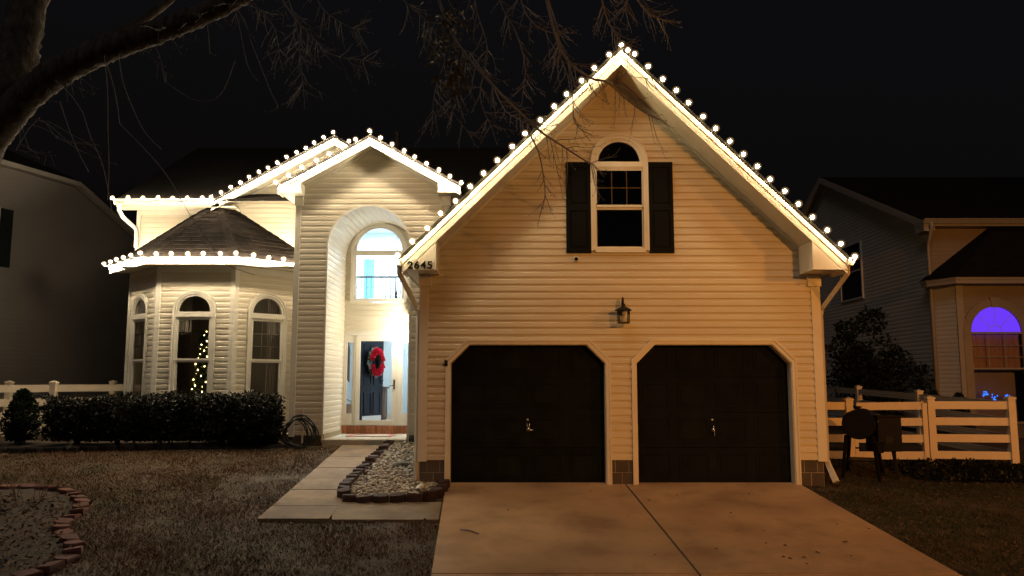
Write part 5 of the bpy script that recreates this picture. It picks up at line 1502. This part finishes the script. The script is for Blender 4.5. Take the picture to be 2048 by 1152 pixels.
cu.build('curtain', mat('rose_curtain', (.42,.26,.24), .9, .15, 6, stretch=(6,6,.4)), pw, smooth=True)
MB().quad(fB.p(wu-wr0-.1,zb_-.1,-.5), fB.p(wu+wr0+.1,zb_-.1,-.5), fB.p(wu+wr0+.1,zs_+.7,-.5), fB.p(wu-wr0-.1,zs_+.7,-.5)).build('interior_wall', M_innerdark, pw)
M_bluelit = emit('blue_led_glow', (.02,.16,1.0), 2.2)
for k, (px, py, s, kind) in enumerate(((1970,788,.075,0),(1990,792,.09,1),(2015,793,.07,2))):
    q = at(px, py, BYN+.12)
    t = tag(empty('window_ornament', q), ('leftmost cluster of tiny blue lights low in the purple neighbour window', 'tall middle cluster of tiny blue lights low in the purple neighbour window', 'small rightmost cluster of tiny blue lights low in the purple neighbour window')[k], 'lights')
    rgo = random.Random(k+5)
    bl = MB().lathe([(.001,-.019),(.015,-.01),(.015,.01),(.001,.019)], (0,0,0), 6).mesh('light', M_bluelit)
    for q_ in range(13 if kind != 2 else 7):
        a_ = rgo.uniform(0,6.283); r_ = s*rgo.uniform(.2,1.05)
        link_mesh('light', bl, t, Matrix.Translation(q + Vector((r_*math.cos(a_), rgo.uniform(-.02,.02), r_*math.sin(a_)*(.8 if kind != 1 else 1.25) - (.05 if kind == 1 else 0)))))
    MB().tube([q+Vector((-s*.8,0,-.03)), q+Vector((0,0,.02)), q+Vector((s*.8,0,-.05))], .006, 4).build('cord', M_wirecord, t)
# porch step stones of neighbour
MB().box((11.5,20.1,.2),(15.2,20.66,.52)).build('planter_wall', M_block, nr)

# ------------------------------------------------------------------ left neighbour (turned a little, so the wall runs obliquely)
nl = tag(empty('neighbour_house', (-13, 22, .3)), 'large dim grey-sided neighbour house wall on the left', 'house')
fL = Frame((-13.1-.287*8, 20-.958*8), (.287, .958))    # faces +x-ish
e1, e2, sl2 = 8+2.36, 8+9.6, .46
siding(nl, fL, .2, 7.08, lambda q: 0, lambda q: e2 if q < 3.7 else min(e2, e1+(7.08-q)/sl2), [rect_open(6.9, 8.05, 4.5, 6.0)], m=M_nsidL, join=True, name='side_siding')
MB().prism([fL.p(0,7.02,.0), fL.p(e1,7.10,.0), fL.p(e1,7.22,.0), fL.p(0,7.16,.0)], fL.n*.2).build('eave_board', mat('dim_trim', (.2,.18,.165), .6), nl)
MB().prism([fL.p(e1,7.10,.0), fL.p(e2+.3,7.10-sl2*(e2+.3-e1),.0), fL.p(e2+.3,7.22-sl2*(e2+.3-e1),.0), fL.p(e1,7.22,.0)], fL.n*.2).build('rake_board', mat('dim_trim', (.22,.2,.18), .6), nl)
MB().prism([fL.p(0,7.16,.25), fL.p(e1,7.22,.25), fL.p(e1-2.0,9.6,-5), fL.p(0,9.6,-5)], fL.n*-.05 + Vector((0,0,.02))).build('roof_plane', M_roof, nl)
MB().prism([fL.p(e1,7.22,.25), fL.p(e2+.3,7.22-sl2*(e2+.3-e1),.25), fL.p(e2+.3,7.22-sl2*(e2+.3-e1)+.5,-6), fL.p(e1-2,9.6,-5)], fL.n*-.05+Vector((0,0,.02))).build('roof_plane', M_roof, nl)
fLb = Frame(fL.p(e2,0,-9).to_2d() if hasattr(Vector, 'to_2d') else fL.p(e2,0,-9)[:2], (fL.n.x, fL.n.y))
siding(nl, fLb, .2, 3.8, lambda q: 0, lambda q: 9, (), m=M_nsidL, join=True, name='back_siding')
wl_ = empty('window', fL.p(7.4, 4.5), nl)
MB().band([fL.p(7.0,4.6,0), fL.p(7.95,4.6,0), fL.p(7.95,5.9,0), fL.p(7.0,5.9,0)], [fL.p(6.9,4.5,0), fL.p(8.05,4.5,0), fL.p(8.05,6.0,0), fL.p(6.9,6.0,0)], fL.n*.05, True).build('window_frame', M_ntrim, wl_)
MB().quad(fL.p(7.0,4.6,.01), fL.p(7.95,4.6,.01), fL.p(7.95,5.9,.01), fL.p(7.0,5.9,.01)).build('pane', MATS['dark_pane'], wl_)
wbox(fL, 8.07, 8.42, 4.5, 6.0, .015, .05).build('shutter', M_black, nl)

# ------------------------------------------------------------------ the big bare tree
tr = tag(empty('bare_tree', (-7.4, 9.9, gz(-7.4,9.9))), 'big bare winter tree reaching its limb and twigs over the yard', 'tree')
def smooth(pts, n=4):
    out = []
    P_ = [pts[0]] + list(pts) + [pts[-1]]
    for i in range(1, len(P_)-2):
        p0, p1, p2, p3 = P_[i-1:i+3]
        for k in range(n):
            t = k/n; t2 = t*t; t3 = t2*t
            out.append(.5*((2*p1) + (-p0+p2)*t + (2*p0-5*p1+4*p2-p3)*t2 + (-p0+3*p1-3*p2+p3)*t3))
    out.append(P_[-2]); return out
def limb(name, pts, r0, r1, n=10, rough=.0, seed=1, m=None):
    path = smooth([Vector(p) for p in pts]); k = len(path); rgl = random.Random(seed)
    rad = [r0+(r1-r0)*(i/(k-1))**.8 for i in range(k)]
    mb = MB(); n = n*2 if rough else n
    if rough:
        fine = []; fr = []
        for i in range(k-1):
            for q in range(4):
                fine.append(path[i].lerp(path[i+1], q/4)); fr.append(rad[i]+(rad[i+1]-rad[i])*q/4)
        path2, rad2 = fine+[path[-1]], fr+[rad[-1]]
    else: path2, rad2 = path, rad
    mb.tube(path2, rad2, n)
    if rough:
        mb.v = [tuple(Vector(v)+Vector((rgl.uniform(-1,1), rgl.uniform(-1,1), rgl.uniform(-1,1)))*rough*r0) for v in mb.v]
    mb.build(name, m or M_bark, tr, smooth=True)
    return path, rad
g_ = gz(-7.4, 9.9)
limb('trunk', [(-7.5,9.95,g_-.2), (-7.42,9.9,g_+.5), (-7.2,9.85,2.2), at(-55,310,9.8), at(12,190,9.75), at(40,90,9.9), at(62,-40,10.1), at(70,-220,10.4)], .44, .16, 16, .05, 2)
lp_path, lp_rad = limb('main_limb', [at(-40,300,9.8), at(30,215,9.6), at(110,148,9.4), at(215,98,9.2), at(330,58,9.0), at(430,18,8.9), at(540,-38,8.8), at(700,-95,8.7), at(900,-140,8.6), at(1120,-160,8.5), at(1350,-150,8.5)], .225, .03, 12, .07, 3)
limb('limb', [at(90,160,9.45), at(180,90,9.9), at(260,55,10.2), at(340,0,10.4), at(420,-80,10.6)], .09, .04, 8, .05, 4)
limb('limb', [at(45,60,10), at(110,-40,10.2), at(200,-160,10.4)], .12, .05, 8, .05, 5)
tw_ = MB(); rt = random.Random(123)
def twig(mb, p, d, length, r, depth, curl, rt):
    n = max(4, int(length/.07)); path = [p.copy()]; dirs = [d.copy()]
    side = d.cross(Vector((rt.gauss(0,1), rt.gauss(0,1), rt.gauss(0,1)))).normalized()
    dd = d.copy()
    for k in range(n):
        t = k/n
        dd = (dd + Vector((rt.gauss(0,.10), rt.gauss(0,.10), rt.gauss(0,.10))) + Vector((0,0,1))*curl*(t-.35)*.35).normalized()
        path.append(path[-1] + dd*length/n); dirs.append(dd.copy())
    rad = [max(.0016, r*(1-.75*i/n)) for i in range(n+1)]
    mb.tube(path, rad, 4 if r > .006 else 3, cap=False)
    # bud at the tip
    tip = path[-1]; b = .007
    if depth <= 1:
        i = len(mb.v); mb.v += [tuple(tip+Vector(o)*b) for o in ((1,0,0),(-1,0,0),(0,1,0),(0,-1,0),(0,0,1.3),(0,0,-1.3))]
        for f in ((0,2,4),(2,1,4),(1,3,4),(3,0,4),(2,0,5),(1,2,5),(3,1,5),(0,3,5)): mb.f.append(tuple(i+q for q in f))
    if depth > 0:
        k = 1 + rt.randint(0,1)
        while k < n:
            d2 = (dirs[k] + side*rt.choice((-1,1))*rt.uniform(.6,1.1) + Vector((rt.gauss(0,.25), rt.gauss(0,.25), -rt.uniform(.0,.45)))).normalized()
            twig(mb, path[k], d2, length*rt.uniform(.25,.5)*(1-.4*k/n), max(.0022, r*.55), depth-1, curl*1.4, rt)
            k += rt.randint(1,3)
def branch(pxs, r0, r1, sub, length, depth=1, seed=0, curl=1.0):
    pts = [at(a, b, c) for a, b, c in pxs]
    path = smooth(pts, 5); n = len(path); rs = random.Random(seed)
    rad = [r0+(r1-r0)*i/(n-1) for i in range(n)]
    tw_.tube(path, rad, 5)
    for k in range(int(sub*1.7)):
        i = rs.randint(max(1, n//5), n-2); d = (path[i+1]-path[i]).normalized()
        s = d.cross(Vector((0,1,0))).normalized()*rs.choice((-1,1))
        d2 = (d*.7 + s*rs.uniform(.4,1.2) + Vector((0, rs.gauss(0,.4), -rs.uniform(.0,.5)))).normalized()
        twig(tw_, path[i], d2, length*rs.uniform(.5,1.15), .006, depth, curl, rs)
    twig(tw_, path[-1], (path[-1]-path[-2]).normalized(), length*.5, max(.003,r1), 1, curl, rs)
# branches hanging below the limb; the ones in front of the garage are the nearest to the house
branch([(1060,-155,8.55),(1100,30,8.6),(1130,115,8.7),(1180,155,8.8),(1215,165,8.85),(1255,200,8.9),(1290,225,8.95),(1318,238,9.0)], .019, .008, 15, .42, 1, 1, 2.2)
branch([(1218,163,8.85),(1243,152,8.85),(1275,155,8.9),(1308,158,8.9)], .007, .004, 4, .22, 1, 2, 1.5)
branch([(840,-135,8.6),(900,60,8.7),(985,170,8.8),(1050,235,8.9),(1085,266,8.95),(1125,292,9.0),(1165,318,9.0),(1188,330,9.05)], .021, .008, 17, .44, 1, 3, 2.2)
branch([(1056,262,8.9),(1075,300,8.9),(1085,340,8.95),(1090,390,8.95),(1080,430,9.0)], .010, .005, 5, .26, 1, 4, 1.6)
branch([(1100,278,8.95),(1110,320,8.95),(1124,385,9.0)], .006, .003, 3, .15, 0, 5, .8)
branch([(1135,115,8.7),(1145,190,8.75),(1148,240,8.8),(1165,262,8.8)], .009, .005, 7, .3, 1, 6, 2.0)
branch([(1090,-20,8.6),(1115,60,8.7),(1120,110,8.75),(1135,150,8.8)], .012, .006, 12, .32, 1, 7, 1.2)
branch([(1180,-155,8.55),(1200,-20,8.6),(1215,40,8.7),(1240,80,8.75),(1260,90,8.8)], .012, .005, 16, .34, 1, 8, 1.2)
branch([(1230,-155,8.55),(1262,-30,8.6),(1295,25,8.6),(1340,45,8.7)], .011, .005, 16, .34, 1, 9, 1.2)
branch([(1040,-155,8.55),(1040,-10,8.6),(1070,50,8.6),(1120,70,8.7)], .011, .005, 12, .34, 1, 10, 1.0)
branch([(540,-40,8.8),(585,30,8.8),(625,75,8.9),(665,110,8.9),(735,122,9.0)], .014, .005, 18, .38, 1, 11, .9)
branch([(560,-50,8.8),(590,40,8.8),(600,110,8.9),(608,190,8.9)], .011, .004, 16, .34, 1, 12, .6)
branch([(620,-70,8.75),(640,10,8.8),(690,50,8.8),(720,60,8.85)], .010, .004, 14, .32, 1, 13, .9)
branch([(480,-12,8.85),(520,20,8.9),(550,60,9),(560,120,9)], .008, .003, 10, .3, 1, 14, .5)
branch([(760,-110,8.7),(790,-20,8.7),(850,40,8.8),(880,75,8.8),(950,110,8.9)], .012, .005, 14, .36, 1, 15, .8)
branch([(880,-140,8.6),(880,0,8.7),(890,110,8.8),(870,180,8.8),(865,240,8.85)], .010, .004, 14, .34, 1, 16, .4)
branch([(950,-150,8.6),(950,0,8.7),(975,100,8.8),(960,190,8.85),(985,260,8.9)], .010, .004, 14, .34, 1, 17, .4)
branch([(900,40,8.7),(920,160,8.8),(900,210,8.8),(940,270,8.85)], .008, .003, 10, .34, 1, 18, .4)
branch([(985,170,8.8),(1010,220,8.9),(1040,240,8.9),(1060,250,8.9)], .006, .003, 10, .26, 1, 19, .8)
branch([(980,-150,8.6),(1000,0,8.6),(1030,60,8.7),(1050,130,8.75),(1045,190,8.8)], .010, .004, 13, .32, 1, 20, .6)
branch([(1300,-152,8.5),(1290,-60,8.6),(1260,-10,8.6),(1250,20,8.7)], .009, .004, 12, .3, 1, 21, .8)
# long whips hanging at the left
rw = random.Random(64)
for (x0, y0, pts_, Y) in ((208,108,[(215,180),(216,260),(218,340),(215,400)],9.1), (236,98,[(245,160),(265,215),(290,265),(322,298)],9.1), (412,30,[(418,80),(420,105),(432,110)],8.9), (412,30,[(440,52),(448,58)],8.9), (468,14,[(480,60),(495,130),(515,162)],8.85), (165,225,[(180,270),(205,330),(220,400),(225,430)],9.2), (120,205,[(135,250),(155,300),(178,345)],9.3), (500,80,[(540,180),(555,215),(527,225)],8.9), (240,250,[(300,310),(340,360),(380,430),(430,500),(455,530),(510,550)],9.0), (330,165,[(390,200),(440,190),(470,122)],9.0)):
    pth = [at(x0, y0-2, Y)] + [at(a, b, Y) for a, b in pts_]
    tw_.tube(smooth(pth, 5), .0042, 3)
for (a, b) in (((165,225),(110,160)), ((120,205),(70,200)), ((500,80),(470,12)), ((240,250),(205,104)), ((330,165),(300,70))):
    tw_.tube(smooth([at(b[0],b[1],9.25), at((a[0]+b[0])/2+6,(a[1]+b[1])/2,9.2), at(a[0],a[1],9.1)],4), .0045, 3)
for k in range(26):
    i = rw.randint(6, len(lp_path)-18); twig(tw_, lp_path[i], Vector((rw.gauss(.2,.5), rw.gauss(0,.5), -rw.uniform(.2,1))).normalized(), rw.uniform(.25,.6), .005, 1, .6, rw)
# faint far sprays low at the left
for k in range(7):
    c = at(rw.uniform(10,240), rw.uniform(270,310), 9.4); tw_.tube([at(20+k*10,235,9.6), (c+at(20+k*10,235,9.6))/2+Vector((0,0,.06)), c], .004, 3)
    twig(tw_, c, Vector((1,rw.gauss(0,.3),-.2)).normalized(), .4, .004, 1, .5, rw)
tag(tw_.build('twigs', M_twig, tr), 'dense bare twigs with buds hanging from the limb', kind='stuff')
lc = MB(); rl_ = random.Random(9)
for (px, py, sx, sy, n) in ((905,45,32,42,110),(912,150,26,34,120),(885,95,30,30,50)):
    for k in range(n):
        c = at(px+rl_.gauss(0,sx*.6), py+rl_.gauss(0,sy*.6), 8.7+rl_.gauss(0,.08)); d = Vector((rl_.gauss(0,.6), rl_.gauss(0,.6), -abs(rl_.gauss(.4,.5)))).normalized(); e = d.cross(Vector((rl_.gauss(0,1),rl_.gauss(0,1),rl_.gauss(0,1)))).normalized(); s = rl_.uniform(.05,.10)
        lc.quad(c, c+d*s*.5+e*s*.28, c+d*s, c+d*s*.5-e*s*.28)
o = lc.build('dead_leaf_cluster', mat('hanging_leaf', (.09,.07,.035), .7, .4, 30), tr); o['kind'] = 'stuff'; o['label'] = 'clump of dry brown leaves still clinging to the branch'

# ------------------------------------------------------------------ sodium street lamp that lights the front from the right, outside the picture
def street_lamp(x, y, zl, label, power, aim, cone):
    t = tag(empty('street_lamp', (x, y, gz(x, y))), label, 'street lamp')
    zb = gz(x, y)
    MB().tube([(x+.6,y-.4,zb-.2),(x+.6,y-.4,zb+.4),(x+.6,y-.4,zl+.1)], [.11,.08,.05], 10).build('pole', M_iron, t)
    MB().tube([(x+.6,y-.4,zl+.1),(x+.4,y-.25,zl+.35),(x,y,zl+.4)], .035, 8).build('arm', M_iron, t)
    MB().lathe([(0,.32),(.10,.30),(.2,.16),(.22,.10),(.2,.10),(.09,.27)], (x,y,zl+.12), 14).build('hood', M_iron, t)
    MB().lathe([(.001,-.13),(.07,-.1),(.11,0),(.10,.08),(.001,.1)], (x,y,zl+.10), 12).build('lamp_glass', emit('sodium_glow', (1,.42,.09), 40), t, smooth=True)
    L = bpy.data.lights.new('sodium_lamp', 'SPOT'); L.spot_size = R(cone); L.spot_blend = .8; L.energy = power; L.color = (1.0, .37, .055); L.shadow_soft_size = .12
    o = bpy.data.objects.new('sodium_lamp', L); o.location = (x, y, zl-.15); COL.objects.link(o)
    o.rotation_euler = (Vector(aim) - o.location).to_track_quat('-Z', 'Y').to_euler()
street_lamp(17.0, -1.2, 5.9, 'hooded street lamp with orange sodium light at the kerb right of the driveway', STREET_POWER, (7.4, 13.6, 2.0), 47)
street_lamp(9.0, -13.0, 6.4, 'hooded street lamp with orange sodium light across the street', FAR_STREET_POWER, (7.6, 12.4, 1.6), 47)
